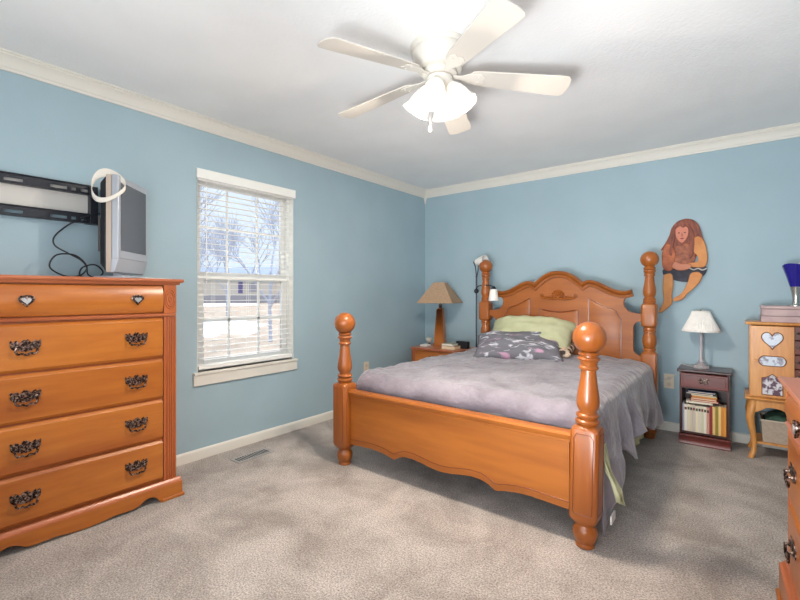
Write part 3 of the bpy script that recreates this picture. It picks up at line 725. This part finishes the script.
# floor lamp behind the bed post
fl = thing('floor_lamp', 'black floor lamp with two white glass shades between nightstand and bed', 'lamp', (.842, -.262, 0))
MB().lathe([(.10, 0), (.10, .012), (.03, .02), (.012, .03)]).obj('lamp_base', M['blackmet'], fl)
p = MB(); p.tube([(0, 0, .02), (0, 0, 1.36)], .0085, 8); p.sphere((0, 0, 1.205), .026, 12, 8); p.sphere((0, 0, 1.36), .011, 10, 8); p.obj('pole', M['blackmet'], fl)
def lampshade(base, d, L, r0, r1, parent):
    d = Vector(d).normalized(); q = d.to_track_quat('Z', 'Y').to_matrix().to_4x4(); m_ = Matrix.Translation(base) @ q
    MB().lathe([(.012, -.03), (.024, -.012), (.027, .004), (.0, .004)], seg=16, mat=m_).obj('socket', M['blackmet'], parent)
    pr = [(r0*.9, 0), (r0, .01), (r1, L), (r1-.003, L), (r0-.003, .012)]
    s = MB(); rows = [[m_ @ Vector((r*math.cos(2*PI*k/24), r*math.sin(2*PI*k/24), z)) for k in range(24)] for r, z in pr]; s.rings(rows, cap=False)
    s.obj('lamp_shade', M['frost'], parent, smooth=50)
a1 = MB(); a1.tube(smoothpath([(0, 0, 1.36), (-.005, -.01, 1.45), (-.01, -.02, 1.48), (-.012, -.024, 1.505)], 4), .0065, 8); a1.tube(smoothpath([(0, 0, 1.34), (.03, -.02, 1.42), (.035, -.028, 1.48)], 4), .005, 6)
a1.obj('lamp_arm', M['blackmet'], fl); lampshade((.012, -.028, 1.508), (.9, -.12, .12), .115, .034, .058, fl)
a2 = MB(); a2.tube(smoothpath([(0, 0, 1.205), (.02, -.015, 1.25), (.08, -.05, 1.262), (.18, -.10, 1.262), (.25, -.135, 1.252), (.262, -.14, 1.237)], 5), .006, 8)
a2.obj('lamp_arm', M['blackmet'], fl); lampshade((.264, -.142, 1.222), (.02, 0, -1), .115, .036, .052, fl)

# ------------------------------------------------------------ right nightstand (cherry) with books
nr = thing('nightstand', 'small dark cherry nightstand with one drawer over an open book shelf', 'nightstand', (2.812, -.165, 0))
WN, DN, ZN = .158, .135, .585
MB().box(-WN-.016, WN+.016, -DN-.018, DN, ZN-.022, ZN).obj('top', M['cherryd'], nr, bevel=.006)
cs = MB()
for s in (-1, 1): cs.box(*sorted((s*WN, s*(WN-.016))), -DN, DN, .0, ZN-.022)
cs.box(-WN+.016, WN-.016, DN-.008, DN, .03, ZN-.022); cs.box(-WN+.016, WN-.016, -DN+.004, DN-.008, .085, .10); cs.box(-WN+.016, WN-.016, -DN+.004, DN-.008, .435, .447)
cs.obj('case', M['cherryd'], nr, bevel=.001)
d = MB().box(-WN+.006, WN-.006, -DN-.012, -DN+.012, .446, .556).obj('drawer', M['cherry'], nr, bevel=.005)
MB().box(-WN+.022, WN-.022, -DN-.014, -DN-.010, .462, .540).obj('drawer_panel', M['cherry'], d, bevel=.002)
bail_handle(d, 0, -DN-.0145, .505, .72)
bb = MB(); bb.box(-WN-.006, WN+.006, -DN-.008, -DN+.01, 0, .062); bb.prism([(-DN-.008, .062), (-DN-.004, .074), (-DN+.004, .078), (-DN+.01, .078), (-DN+.01, .062)], -WN-.006, WN+.006, 'yz'); bb.obj('base', M['cherry'], nr, bevel=.002)
# upright books
cols = [((150, 152, 166), .235, .012, 'thin blue grey book at the left end of the upright row on the cherry nightstand'),
        ((228, 222, 212), .225, .019, 'white paperback, first of the pale ones after the blue grey book'),
        ((222, 210, 184), .228, .017, 'cream paperback, second of the pale row after the blue grey book'),
        ((214, 200, 176), .226, .016, 'beige paperback, third of the pale row after the blue grey book'),
        ((204, 192, 178), .226, .018, 'greyish cream paperback, fourth of the pale row on the open shelf'),
        ((230, 218, 190), .222, .018, 'light cream paperback, fifth of the pale row on the open shelf'),
        ((222, 212, 192), .224, .017, 'cream paperback, sixth of the pale row on the open shelf'),
        ((212, 208, 180), .224, .016, 'greenish cream paperback, seventh of the pale row on the open shelf'),
        ((232, 224, 206), .222, .018, 'ivory paperback, last of the pale row before the pink book'),
        ((206, 150, 130), .220, .017, 'salmon pink book between the ivory and the dark red books'),
        ((140, 44, 38), .236, .018, 'dark red book standing right of the salmon pink book'),
        ((224, 186, 120), .232, .017, 'tan yellow book standing right of the dark red book'),
        ((150, 130, 48), .238, .018, 'olive green book standing among the yellow books'),
        ((232, 200, 130), .240, .015, 'pale yellow book standing right of the olive green book'),
        ((216, 140, 56), .236, .016, 'orange book, left one of the two at the right end'),
        ((226, 150, 60), .238, .016, 'bright orange book at the right end of the upright row')]
x = 2.812-WN+.018; tot = sum(c[2] for c in cols); k_ = (2*WN-.038)/tot
for i, (c, h, w_, lab) in enumerate(cols):
    w_ *= k_; t = thing('book', lab, 'book', (x+w_/2, -.235, .100), 0, 'upright books on the cherry nightstand shelf'); x += w_
    hw = w_/2-.0006; cv_ = MB(); h *= .92
    cv_.box(-hw, hw, -.055, -.0525, 0, h); cv_.box(-hw, -hw+.0015, -.0525, .075, 0, h); cv_.box(hw-.0015, hw, -.0525, .075, 0, h)
    cv_.obj('cover', flat(c), t); MB().box(-hw+.0015, hw-.0015, -.0525, .072, .002, h-.003).obj('pages', pgw, t)
    if 1 <= i <= 9:
        MB().box(-hw*.8, hw*.8, -.0558, -.055, h*.80, h*.90).obj('spine_mark', flat([(70, 60, 56), (120, 60, 50), (80, 80, 60)][i % 3]), t)
# stack above
stk = [(.312, .328, -.112, .035, (222, 214, 196), 'white book lying flat on the upright pale books'),
       (.3285, .343, -.085, .072, (168, 44, 38), 'red book lying flat, second from the bottom of the pile on the books'),
       (.3435, .358, -.080, .060, (196, 120, 90), 'salmon coloured book lying above the flat red book'),
       (.3585, .372, -.072, .062, (206, 140, 60), 'orange tan book lying in the upper part of the flat pile'),
       (.3725, .382, -.078, .058, (220, 206, 176), 'cream book lying above the orange tan book'),
       (.3825, .396, -.112, .040, (44, 60, 96), 'dark blue book lying under the topmost navy book'),
       (.3965, .408, -.100, .055, (60, 84, 120), 'navy blue book lying on top of the whole flat pile')]
for z0, z1, xa, xb, c, lab in stk:
    book(2.812+xa-.005, 2.812+xb+.02, -.285, -.17, z0+.009, z1+.009, flat(c), flat(c) if c[0] > 200 else pg, lab, 'flat books piled on the upright books')
# right bedside lamp
rl = thing('table_lamp', 'small crystal table lamp with a white pleated shade on the cherry nightstand', 'lamp', (2.785, -.155, ZN))
MB().lathe([(.056, 0), (.056, .008), (.050, .014), (.046, .022), (.030, .028), (.024, .036), (.016, .044)]).obj('lamp_base', M['crystal'], rl)
MB().lathe([(.012, .044), (.018, .055), (.011, .075), (.009, .12), (.010, .22), (.015, .245), (.009, .26), (.007, .285)]).obj('stem', M['crystal'], rl)
MB().lathe([(.012, .285), (.013, .33), (.004, .335), (.003, .455), (.008, .460), (.002, .470)]).obj('socket', M['chrome'], rl)
ps = MB(); n = 96
rows = []
for q in range(9):
    u = q/8; r = .056+(.130-.056)*(u**1.15); z = .455-.165*u
    rows.append([((r+.0022*(1 if k % 2 else -1))*math.cos(2*PI*k/n), (r+.0022*(1 if k % 2 else -1))*math.sin(2*PI*k/n), z) for k in range(n)])
ps.rings(rows, cap=False).obj('lamp_shade', M['pleat'], rl, solid=.002)
# outlets
def outlet(name, loc, rz, label, h=.125, w=.078):
    t = thing(name, label, 'outlet', loc, rz)
    MB().box(-w/2, w/2, -.006, 0, -h/2, h/2).obj('cover_plate', M['plate'], t, bevel=.003)
    for s in (-1, 1): MB().prism([(a, b+s*.026) for a, b in arc(0, 0, .016, 0, 360, 16)[:-1]], -.008, -.005).obj('socket', flat((206, 190, 168)), t)
    return t
outlet('wall_outlet', (2.552, 0, .425), 0, 'ivory wall outlet left of the cherry nightstand with a lamp cord')
outlet('wall_outlet', (0, -1.065, .412), rad(90), 'white wall outlet on the left wall above the bed foot')
cd = MB(); cd.tube(smoothpath([(2.545, -.012, .45), (2.535, -.03, .445), (2.56, -.04, .455), (2.60, -.05, .49), (2.625, -.07, .545), (2.645, -.10, .594), (2.70, -.13, .590), (2.745, -.15, .592)], 6), .0028, 6); cd.tube(smoothpath([(2.545, -.012, .45), (2.51, -.03, .435), (2.46, -.06, .425), (2.40, -.10, .38), (2.36, -.12, .25)], 6), .0028, 6)
cd.obj('lamp_cord', flat((206, 202, 198))); tag(bpy.data.objects['lamp_cord'], 'thin white lamp cord running from the cherry nightstand to the wall outlet', 'cord')

# ------------------------------------------------------------ wall cut-out plaque
pq = thing('wall_plaque', 'flat painted wooden cut-out of a long haired seated figure hung by the bedpost', 'plaque', (2.66, 0, 1.02))
PX, PZ = 2.66, 1.02
def pol(name, pts, y0, y1, m, smooth_=True, bev=.006, label=None):
    pts = smoothpath(list(pts)+[pts[0]], 4)[:-1] if smooth_ else pts
    return MB().prism([(x-PX, z-PZ) for x, z in pts], -y1, -y0).obj(name, m, pq, bevel=bev, label=label)
hairm = noisy('auburn_paint', (104, 50, 38), (150, 78, 54), 60, .6, stretch=(1, 1, .25)); skin = noisy('tan_figure_paint', (196, 124, 66), (214, 146, 84), 12, .6); skinf = flat((190, 120, 92)); shirt = noisy('rust_paint', (150, 76, 46), (188, 104, 60), 20, .6); trou = noisy('charcoal_paint', (38, 40, 52), (64, 62, 76), 25, .7)
pol('hair', [(2.675, 1.806), (2.62, 1.79), (2.575, 1.74), (2.555, 1.67), (2.52, 1.60), (2.492, 1.55), (2.515, 1.555), (2.50, 1.49), (2.535, 1.44), (2.60, 1.45), (2.68, 1.44), (2.76, 1.50), (2.80, 1.58), (2.785, 1.66), (2.765, 1.74), (2.725, 1.79)], .012, .030, hairm)
pol('left_sleeve', [(2.53, 1.60), (2.56, 1.60), (2.60, 1.54), (2.595, 1.45), (2.58, 1.38), (2.53, 1.375), (2.505, 1.42), (2.505, 1.53)], .012, .040, shirt)
pol('tunic', [(2.60, 1.58), (2.70, 1.60), (2.745, 1.55), (2.74, 1.46), (2.70, 1.39), (2.62, 1.39), (2.59, 1.46)], .012, .034, noisy('brown_leather_paint', (120, 62, 46), (170, 100, 66), 30, .6))
pol('right_sleeve', [(2.71, 1.63), (2.76, 1.65), (2.80, 1.61), (2.82, 1.52), (2.822, 1.44), (2.80, 1.395), (2.74, 1.395), (2.69, 1.405), (2.69, 1.43), (2.75, 1.44), (2.76, 1.48), (2.72, 1.54)], .012, .044, skin)
pol('forearm', [(2.60, 1.455), (2.64, 1.43), (2.70, 1.425), (2.715, 1.40), (2.68, 1.375), (2.63, 1.37), (2.595, 1.385), (2.575, 1.41)], .030, .052, skinf)
pol('face', [(2.648, 1.755), (2.605, 1.73), (2.600, 1.68), (2.618, 1.63), (2.648, 1.605), (2.678, 1.63), (2.695, 1.68), (2.690, 1.73)], .020, .040, flat((204, 128, 104)))
for nm, pts in (('eye', [(2.618, 1.688), (2.626, 1.694), (2.635, 1.688), (2.626, 1.684)]), ('eye', [(2.660, 1.688), (2.669, 1.694), (2.677, 1.688), (2.669, 1.684)])):
    pol(nm, pts, .038, .042, flat((50, 30, 28)), bev=0)
pol('nose', [(2.647, 1.69), (2.640, 1.66), (2.648, 1.655), (2.656, 1.66)], .038, .046, flat((186, 108, 84)), bev=.002)
pol('mouth', [(2.632, 1.640), (2.648, 1.645), (2.664, 1.640), (2.648, 1.633)], .038, .0425, flat((130, 52, 50)), bev=0)
pol('fringe', [(2.60, 1.72), (2.61, 1.765), (2.65, 1.78), (2.69, 1.765), (2.70, 1.72), (2.68, 1.745), (2.655, 1.73), (2.63, 1.748)], .030, .046, hairm)
for pts in ([(2.60, 1.74), (2.598, 1.65), (2.58, 1.56), (2.575, 1.50), (2.555, 1.52), (2.565, 1.60), (2.575, 1.70)], [(2.695, 1.74), (2.70, 1.65), (2.705, 1.55), (2.70, 1.47), (2.725, 1.50), (2.735, 1.60), (2.725, 1.70)]): pol('hair_lock', pts, .030, .046, hairm)
pol('trousers', [(2.505, 1.375), (2.52, 1.33), (2.60, 1.29), (2.68, 1.275), (2.73, 1.285), (2.79, 1.32), (2.815, 1.36), (2.81, 1.40), (2.72, 1.41), (2.60, 1.385), (2.53, 1.395)], .010, .034, trou)
pol('left_leg', [(2.515, 1.34), (2.575, 1.345), (2.585, 1.25), (2.575, 1.16), (2.578, 1.10), (2.56, 1.07), (2.52, 1.03), (2.487, 1.010), (2.478, 1.025), (2.495, 1.06), (2.515, 1.12), (2.508, 1.22)], .016, .042, skin)
pol('right_leg', [(2.79, 1.33), (2.77, 1.27), (2.72, 1.21), (2.68, 1.17), (2.66, 1.135), (2.62, 1.115), (2.585, 1.115), (2.59, 1.14), (2.63, 1.165), (2.665, 1.215), (2.69, 1.28), (2.71, 1.345), (2.76, 1.355)], .016, .042, skin)
cf = MB(); cf.tube([(x-PX, -.046, z-PZ) for x, z in smoothpath([(2.70, 1.39), (2.73, 1.375), (2.76, 1.385), (2.79, 1.37), (2.82, 1.385)], 4)], .005, 6); cf.obj('silver_trim', flat((190, 186, 180), .4), pq)
MB().box(-.03, .03, -.014, 0, .55, .60).obj('hanger', M['bronze'], pq)

# ------------------------------------------------------------ jewellery armoire, right of the cherry nightstand
ja = thing('jewelry_armoire', 'oak jewelry armoire on cabriole legs with heart shaped photo windows', 'armoire', (3.345, -.36, 0))
JW = .262; JT = .955; JB = .44
c = MB(); c.box(-JW, -JW+.012, 0, .30, JB, JT); c.box(JW-.012, JW, 0, .30, JB, JT); c.box(-JW+.012, JW-.012, .29, .30, JB, JT); c.box(-JW+.012, JW-.012, .0, .29, JB, JB+.012)
c.obj('case', M['oak'], ja, bevel=.002)
MB().prism([(-.020, JT), (-.026, JT+.010), (-.018, JT+.020), (.31, JT+.020), (.31, JT)], -JW-.022, JW+.022, 'yz').obj('top', M['oak'], ja, bevel=.002)
# swing door panels with openings (photo inserts sit proud in dark rims)
dc = wood('armoire_drawer_wood', (96, 40, 24), (124, 56, 32), 'x', 6)
for k in range(5): 
    z0 = JB+.02+k*.099; dd = MB().box(-.24, .24, .012, .28, z0, z0+.094).obj('drawer', dc, ja, bevel=.003); MB().sphere((0, .004, z0+.047), .008, 10, 8).obj('knob', M['bronze'], dd)
for s in (-1, 1):
    x0, x1 = sorted((s*(JW-.004), s*.022)); xc = (x0+x1)/2-s*.002
    dr_ = MB().box(x0, x1, -.018, .004, JB+.008, JT-.006).obj('door', M['oak'], ja, bevel=.003)
    def framed(poly, m, nm='photo_window'):
        f = MB().prism(poly, -.0215, -.0175).obj(nm, m, dr_)
        MB().tube([(x, -.020, z) for x, z in poly], .0035, 6, closed=True).obj('rim', flat((120, 66, 32)), f)
    ph1 = noisy('photo_pale', (206, 214, 226), (140, 136, 150), 30, .3, lo=.5, hi=.62); ph2 = noisy('photo_dark', (210, 206, 210), (90, 60, 80), 26, .3, lo=.48, hi=.56)
    framed([(a_, .855+(b_-.855)*1.15) for a_, b_ in heart(xc, .855, .058)], ph1)
    w2, h2 = .066, .042; framed(arc(xc+w2-.03, .704, h2-.006, -70, 70, 8)+arc(xc-w2+.03, .704, h2-.006, 110, 250, 8), ph1)
    framed([(xc-.055, .585), (xc-.03, .59), (xc, .612), (xc+.03, .59), (xc+.055, .585), (xc+.055, .468), (xc-.055, .468)], ph2)
    MB().lathe([(.004, 0), (.004, .012), (.009, .016), (.008, .022), (0, .024)], seg=12, mat=Matrix.Translation((xc+s*.09, -.018, .705)) @ Matrix.Rotation(rad(90), 4, 'X')).obj('knob', M['oak'], dr_)
MB().prism([(-.012, JB-.022), (-.030, JB-.016), (-.034, JB-.006), (-.024, JB), (.31, JB), (.31, JB-.022)], -JW-.026, JW+.026, 'yz').obj('ledge', M['oak'], ja, bevel=.002)
apj = smoothpath([(JW-.03, .33), (JW-.06, .345), (JW-.10, .372), (JW-.16, .37), (.04, .345), (0, .338)], 4)
MB().prism([(JW-.03, JB-.022)]+apj+[(-x, z) for x, z in reversed(apj[:-1])]+[(-JW+.03, JB-.022)], -.010, .008).obj('apron', M['oak'], ja, bevel=.002)
for s in (-1, 1):
    MB().box(*sorted((s*(JW-.01), s*(JW-.026))), .0, .29, .335, JB-.022).obj('side_apron', M['oak'], ja)
    for y, o_ in ((.012, -1), (.275, 1)):
        L = [(.418, .0, .024), (.39, .0, .024), (.35, .010, .023), (.30, .018, .022), (.25, .014, .020), (.18, .002, .016), (.10, -.006, .013), (.05, -.003, .014), (.02, .008, .016), (0, .012, .015)]
        rows = []
        for z, off, w_ in L:
            cx = s*(JW-.022+off); cy = y+o_*off*.6
            rows.append([(cx+w_*math.cos(PI/4+PI/8*k)*1.15, cy+w_*math.sin(PI/4+PI/8*k)*1.15, z) for k in range(16)])
        MB().rings(rows).obj('leg', M['oak'], ja, smooth=60)
MB().box(-JW+.03, JW-.03, .02, .27, .105, .118).obj('lower_shelf', M['oak'], ja)
sb = thing('storage_bin', 'taupe canvas storage bin on the lower shelf of the armoire', 'bin', (3.345, -.205, .119))
t_ = MB(); q0 = [(-.195, -.125), (.195, -.125), (.195, .11), (-.195, .11)]
t_.rings([[(x*.96, y*.96, 0) for x, y in q0], [(x, y, .155) for x, y in q0], [(x*.97, y*.97, .155) for x, y in q0], [(x*.93, y*.93, .006) for x, y in q0]], cap=True)
t_.obj('bin_body', M['bincloth'], sb, bevel=.003)
MB().tube([(x*1.005, y*1.005, .155) for x, y in q0], .006, 6, closed=True).obj('rim', flat((196, 182, 164)), sb)
cl = MB(); rows = []
for j in range(13):
    rows.append([(3.17+.17*i/12, -.315+.19*j/12, .268+.055*(math.sin(PI*i/12)*math.sin(PI*j/12))**.5+.012*noise.noise(Vector((i*.5, j*.5, 2)))) for i in range(13)])
cl.rings(rows, close=False, cap=False); tag(cl.obj('folded_cloth', M['greenbin'], smooth=80, solid=.01), 'dark green cloth lying in the storage bin under the armoire', 'cloth')
cl = MB(); cl.sphere((3.42, -.225, .26), .07, 18, 12, (1.1, 1.0, .95)); tag(cl.obj('black_pouch', base_mat('black_shiny_vinyl', (28, 32, 38), .28)), 'shiny black pouch next to the green cloth in the storage bin', 'pouch')
# boxes and vase on the armoire
pk = thing('keepsake_box', 'pinkish grey layered box on top of the oak armoire', 'box', (3.36, -.21, JT+.0205))
MB().box(-.212, .22, -.145, .12, 0, .042).obj('lower_tray', M['pinkbox'], pk, bevel=.003)
MB().box(-.208, .216, -.140, .115, .044, .092).obj('middle_tray', M['pinkbox'], pk, bevel=.003)
MB().box(-.214, .222, -.147, .122, .094, .114).obj('lid', M['pinkbox'], pk, bevel=.004)
vs = thing('vase', 'cobalt blue flared vase on a silver stem on the keepsake box', 'vase', (3.338, -.265, JT+.1350))
MB().lathe([(.050, 0), (.050, .005), (.030, .010), (.022, .014), (.019, .05), (.024, .09), (.034, .135), (.0, .135)], seg=28).obj('stem', M['chrome'], vs)
o1 = [(.033, .135), (.048, .19), (.072, .285)]
rows = [[(r*math.cos(2*PI*k/32), r*math.sin(2*PI*k/32), z+(.012*math.sin(2*PI*k/32*2)+.012*math.cos(2*PI*k/32))*((z-.135)/.15)**2) for k in range(32)] for r, z in [(.033, .135), (.042, .17), (.052, .21), (.063, .25), (.074, .292)]]
ri = [[(Vector(p)-Vector((0, 0, 0))) for p in rr] for rr in rows]
MB().rings(rows, cap=False).obj('bowl', M['cobalt'], vs, smooth=60)
rin = [[(p[0]*.94, p[1]*.94, p[2]+.001) for p in rr] for rr in rows]
MB().rings([rows[-1]]+list(reversed(rin)), cap=False).obj('inner_lining', flat((214, 218, 224), .25), vs, smooth=60)

# ------------------------------------------------------------ floor vent
fv = thing('floor_vent', 'metal floor register in the carpet below the window', 'vent', (.245, -2.545, 0), rad(1))
MB().box(-.055, .055, -.145, .145, .0005, .006).obj('frame', flat((176, 172, 168), .4, metal=.4), fv, bevel=.002)
fl_ = MB()
for k in range(13): fl_.box(-.034, .034, -.125+.0195*k, -.116+.0195*k, .006, .0068)
fl_.obj('louvres', flat((50, 50, 54)), fv)

# ------------------------------------------------------------ TV wall bracket
wb = thing('tv_wall_mount', 'long black slotted tv wall bracket on the left wall above the chest', 'wall mount', (0, -3.9, 1.70))
MB().box(.002, .012, -.45, .415, -.075, .085).obj('backing_board', M['board'], wb)
def rail(z0, z1):
    mb = MB(); y0, y1 = -.50, .425
    sl_ = [(-.46, -.36), (-.27, -.17), (.04, .118), (.232, .308), (.328, .350), (.372, .412)]
    zc = (z0+z1)/2-.006; h = .009; yy = [y0]+[q for s in sl_ for q in s]+[y1]
    mb.box(.030, .036, y0, y1, zc+h, z1); mb.box(.030, .036, y0, y1, z0, zc-h)
    for i in range(0, len(yy), 2): mb.box(.030, .036, yy[i], yy[i+1], zc-h, zc+h)
    mb.box(.012, .046, y0, y1, z1-.003, z1+.003); mb.box(.012, .046, y0, y1, z0-.003, z0+.003); mb.box(.0125, .03, y0, y1, z1-.016, z1-.003)
    return mb.obj('rail', M['blackmet'], wb, bevel=.001)
rail(.054, .104); rail(-.113, -.062)
MB().box(.012, .062, .412, .450, -.118, .100).obj('end_bracket', M['blackmet'], wb, bevel=.002)
MB().box(.002, .03, .395, .475, -.118, -.07).obj('arm_joint', M['black'], wb, bevel=.003)

# ------------------------------------------------------------ television on the chest
TVH = .50
tv = thing('television', 'small silver framed flat television standing on the chest of drawers', 'television', (.203, -3.360, 1.26), math.atan2(.253, -.246)+PI)
# local: +x along the screen to its left, front faces -y ; near corner is at local -x
tv.rotation_euler = (0, 0, math.atan2(.246, -.253))   # local x runs along the screen, near corner -> far corner
# with local x from near to far (right as seen), the front faces local -y? check: x=(-.717,.697), y = (-.697,-.717) -> front = -y
TVS = Matrix.Translation((0, 0, .030)) @ Matrix.Diagonal((1, 1, 1.13, 1)) @ Matrix.Translation((0, 0, -.056))
w2 = .1765
MB().rings([[(x, -.05+.0, z) for x, z in ((-w2, .125), (w2, .125), (w2, .528), (-w2, .528))], [(x, -.012, z) for x, z in ((-w2, .120), (w2, .120), (w2, .532), (-w2, .532))]]).obj('front_bezel', M['silver'], tv, tf=TVS, bevel=.006)
MB().box(-w2+.024, w2-.024, -.0515, -.049, .165, .498).obj('screen', M['screen'], tv, tf=TVS)
MB().rings([[(-w2, -.030, .060), (w2, -.030, .060), (w2, -.008, .055), (-w2, -.008, .055)], [(-w2, -.050, .125), (w2, -.050, .125), (w2, -.012, .125), (-w2, -.012, .125)]]).obj('speaker_bar', M['silver'], tv, tf=TVS, bevel=.003)
MB().box(-w2+.002, w2-.002, -.012, .016, .058, .530).obj('frame_band', M['tvbeige'], tv, tf=TVS, bevel=.003)
MB().rings([[(x, .016, z) for x, z in ((-w2+.004, .06), (w2-.004, .06), (w2-.004, .526), (-w2+.004, .526))], [(x, .052, z) for x, z in ((-w2+.012, .10), (w2-.012, .10), (w2-.012, .49), (-w2+.012, .49))]]).obj('back_case', M['black'], tv, tf=TVS, bevel=.008)
MB().box(-w2+.02, -w2+.05, .045, .065, .16, .33).obj('connector_panel', flat((70, 66, 66)), tv, tf=TVS, bevel=.003)
sp = MB(); sp.box(-.05, .05, -.005, .04, .012, .10); sp.prism([(-.13, -.085), (.13, -.085), (.15, -.06), (.15, .09), (-.15, .09), (-.15, -.06)], 0.0005, .014, 'xy'); sp.obj('stand', M['silver'], tv, bevel=.003)
# white strap looped over the near top corner
st = MB(); Nn = 40; rows = []
tq = tv.rotation_euler.z
for k in range(Nn):
    a = 2*PI*k/Nn; r1, r2 = .085, .075
    # loop in a plane facing the viewer, tilted, around the corner
    cx_, cz_ = -w2-.002, .500
    base = Vector((cx_+.022*math.cos(a)+.010, .004+r1*math.sin(a), cz_+r2*1.02*math.cos(a)+.012*math.sin(2*a)))
    hw = .015
    hw = .017+.006*math.sin(a+1)
    rows.append([base+Vector((-.002, 0, -hw)), base+Vector((-.004, 0, 0)), base+Vector((-.002, 0, hw)), base+Vector((.002, 0, hw)), base+Vector((.002, 0, -hw))])
rows.append(rows[0]); st.rings(rows, cap=False)
so = st.obj('white_strap', M['strap'], smooth=70); so.location = tv.location; so.rotation_euler = tv.rotation_euler
tag(so, 'off white strap looped over the top near corner of the television', 'strap')
pp_ = MB().box(-.09, .12, -.13, -.075, 0, .004).obj('paper_sheet', M['paper']); pp_.location = (.30, -3.33, 1.2605); pp_.rotation_euler = (0, 0, rad(118)); tag(pp_, 'white paper sheet lying under the television base', 'paper')
# cable
def cpt(x, y, z): return (x, y, z)
cb = MB(); pts = [(.05, -3.41, 1.645), (.06, -3.46, 1.643), (.06, -3.54, 1.60), (.055, -3.60, 1.555), (.06, -3.655, 1.49), (.07, -3.655, 1.44), (.09, -3.60, 1.40), (.10, -3.545, 1.365), (.11, -3.52, 1.32), (.12, -3.56, 1.275), (.12, -3.63, 1.275), (.12, -3.69, 1.32), (.12, -3.66, 1.385), (.12, -3.58, 1.39), (.13, -3.53, 1.34), (.13, -3.52, 1.285), (.14, -3.48, 1.268), (.14, -3.45, 1.30), (.14, -3.49, 1.34), (.14, -3.55, 1.32), (.15, -3.56, 1.272), (.17, -3.50, 1.266), (.19, -3.45, 1.268), (.20, -3.43, 1.275)]
cb.tube(smoothpath(pts, 8), .0042, 7); tag(cb.obj('power_cable', M['black']), 'coiled black cable hanging from the wall bracket onto the chest', 'cable')

# ------------------------------------------------------------ ceiling fan
fan = thing('ceiling_fan', 'cream five bladed ceiling fan with four lit glass shades', 'ceiling fan', (FAN[0], FAN[1], H))
MB().lathe([(.148, -.001), (.150, -.008), (.146, -.020), (.138, -.026), (.142, -.034), (.140, -.050), (.130, -.080), (.118, -.105), (.112, -.118), (.10, -.122), (0, -.122)], seg=48).obj('motor_housing', M['fan'], fan)
MB().lathe([(.085, -.122), (.088, -.128), (.088, -.142), (.080, -.148), (.060, -.150), (0, -.150)], seg=40).obj('flywheel', M['fan'], fan)
MB().lathe([(.045, -.150), (.060, -.152), (.066, -.160), (.066, -.190), (.058, -.205), (.040, -.215), (.020, -.222), (.012, -.235), (0, -.237)], seg=36).obj('switch_housing', M['fan'], fan)
zroot, ztip = -.150, -.196
bp = [(.17, -.046), (.20, -.052), (.60, -.074), (.640, -.072), (.652, -.060), (.662, -.020), (.662, .020), (.652, .060), (.640, .072), (.60, .074), (.20, .052), (.17, .046), (.155, .03), (.152, 0), (.155, -.03)]
bmb = MB(); bmb.prism(bp, -.003, .003, 'xy'); 
br = MB(); br.prism([(.07, -.012), (.11, -.014), (.15, -.034), (.21, -.040), (.232, -.02), (.222, 0), (.232, .02), (.21, .040), (.15, .034), (.11, .014), (.07, .012)], -.0075, -.0035, 'xy')
for q in (-.02, .02): br.sphere((.20, q, -.008), .005, 8, 6)
B0 = bmb.obj('blade', M['fanblade'], fan, bevel=.001); R0 = br.obj('blade_bracket', M['fan'], B0, bevel=.001)
for k in range(5):
    b = B0 if k == 0 else B0.copy()
    if k: COL.objects.link(b); c = R0.copy(); COL.objects.link(c); c.parent = b; b.parent = fan
    an = rad(38.7-72*k); 
    b.matrix_local = Matrix.Translation((0, 0, -.140)) @ Matrix.Rotation(an, 4, 'Z') @ Matrix.Rotation(rad(5.0), 4, 'Y') @ Matrix.Rotation(rad(-11), 4, 'X')
for k in range(4):
    a = rad(18+90*k); d = Vector((math.cos(a), math.sin(a), 0))
    ax = (d*.62+Vector((0, 0, -1))).normalized(); base = d*.058+Vector((0, 0, -.200))
    m_ = Matrix.Translation(base) @ ax.to_track_quat('Z', 'Y').to_matrix().to_4x4()
    rows = []
    for r, z in [(.020, 0), (.028, .010), (.042, .035), (.052, .065), (.056, .095), (.064, .120), (.072, .135)]:
        rows.append([m_ @ Vector(((r+(.003*math.cos(6*t) if z > .1 else 0))*math.cos(t), (r+(.003*math.cos(6*t) if z > .1 else 0))*math.sin(t), z)) for t in [2*PI*i/36 for i in range(36)]])
    sh_ = MB().rings(rows, cap=False).obj('glass_shade', M['litglass'], fan, smooth=60, solid=.003, label='glowing frosted glass bell shade')
    MB().lathe([(.022, -.03), (.024, .004), (.0, .004)], seg=16, mat=m_).obj('fitter', M['fan'], fan)
    bu = MB(); bu.sphere(m_ @ Vector((0, 0, .065)), .028, 14, 10); bu.obj('bulb', M['bulb'], sh_)
    l = bpy.data.lights.new('fan_bulb', 'POINT'); l.energy = 35; l.color = (1, .89, .76); l.shadow_soft_size = .035
    lo = bpy.data.objects.new('fan_bulb_light', l); COL.objects.link(lo); lo.location = Vector(fan.location)+(m_ @ Vector((0, 0, .105)))
ch_ = MB(); ch_.tube([(-.02, -.05, -.21), (-.022, -.052, -.42)], .0014, 5); ch_.lathe([(.002, -.445), (.008, -.44), (.0085, -.425), (.004, -.41)], c=(-.022, -.052, 0), seg=12); ch_.obj('pull_chain', M['fan'], fan)
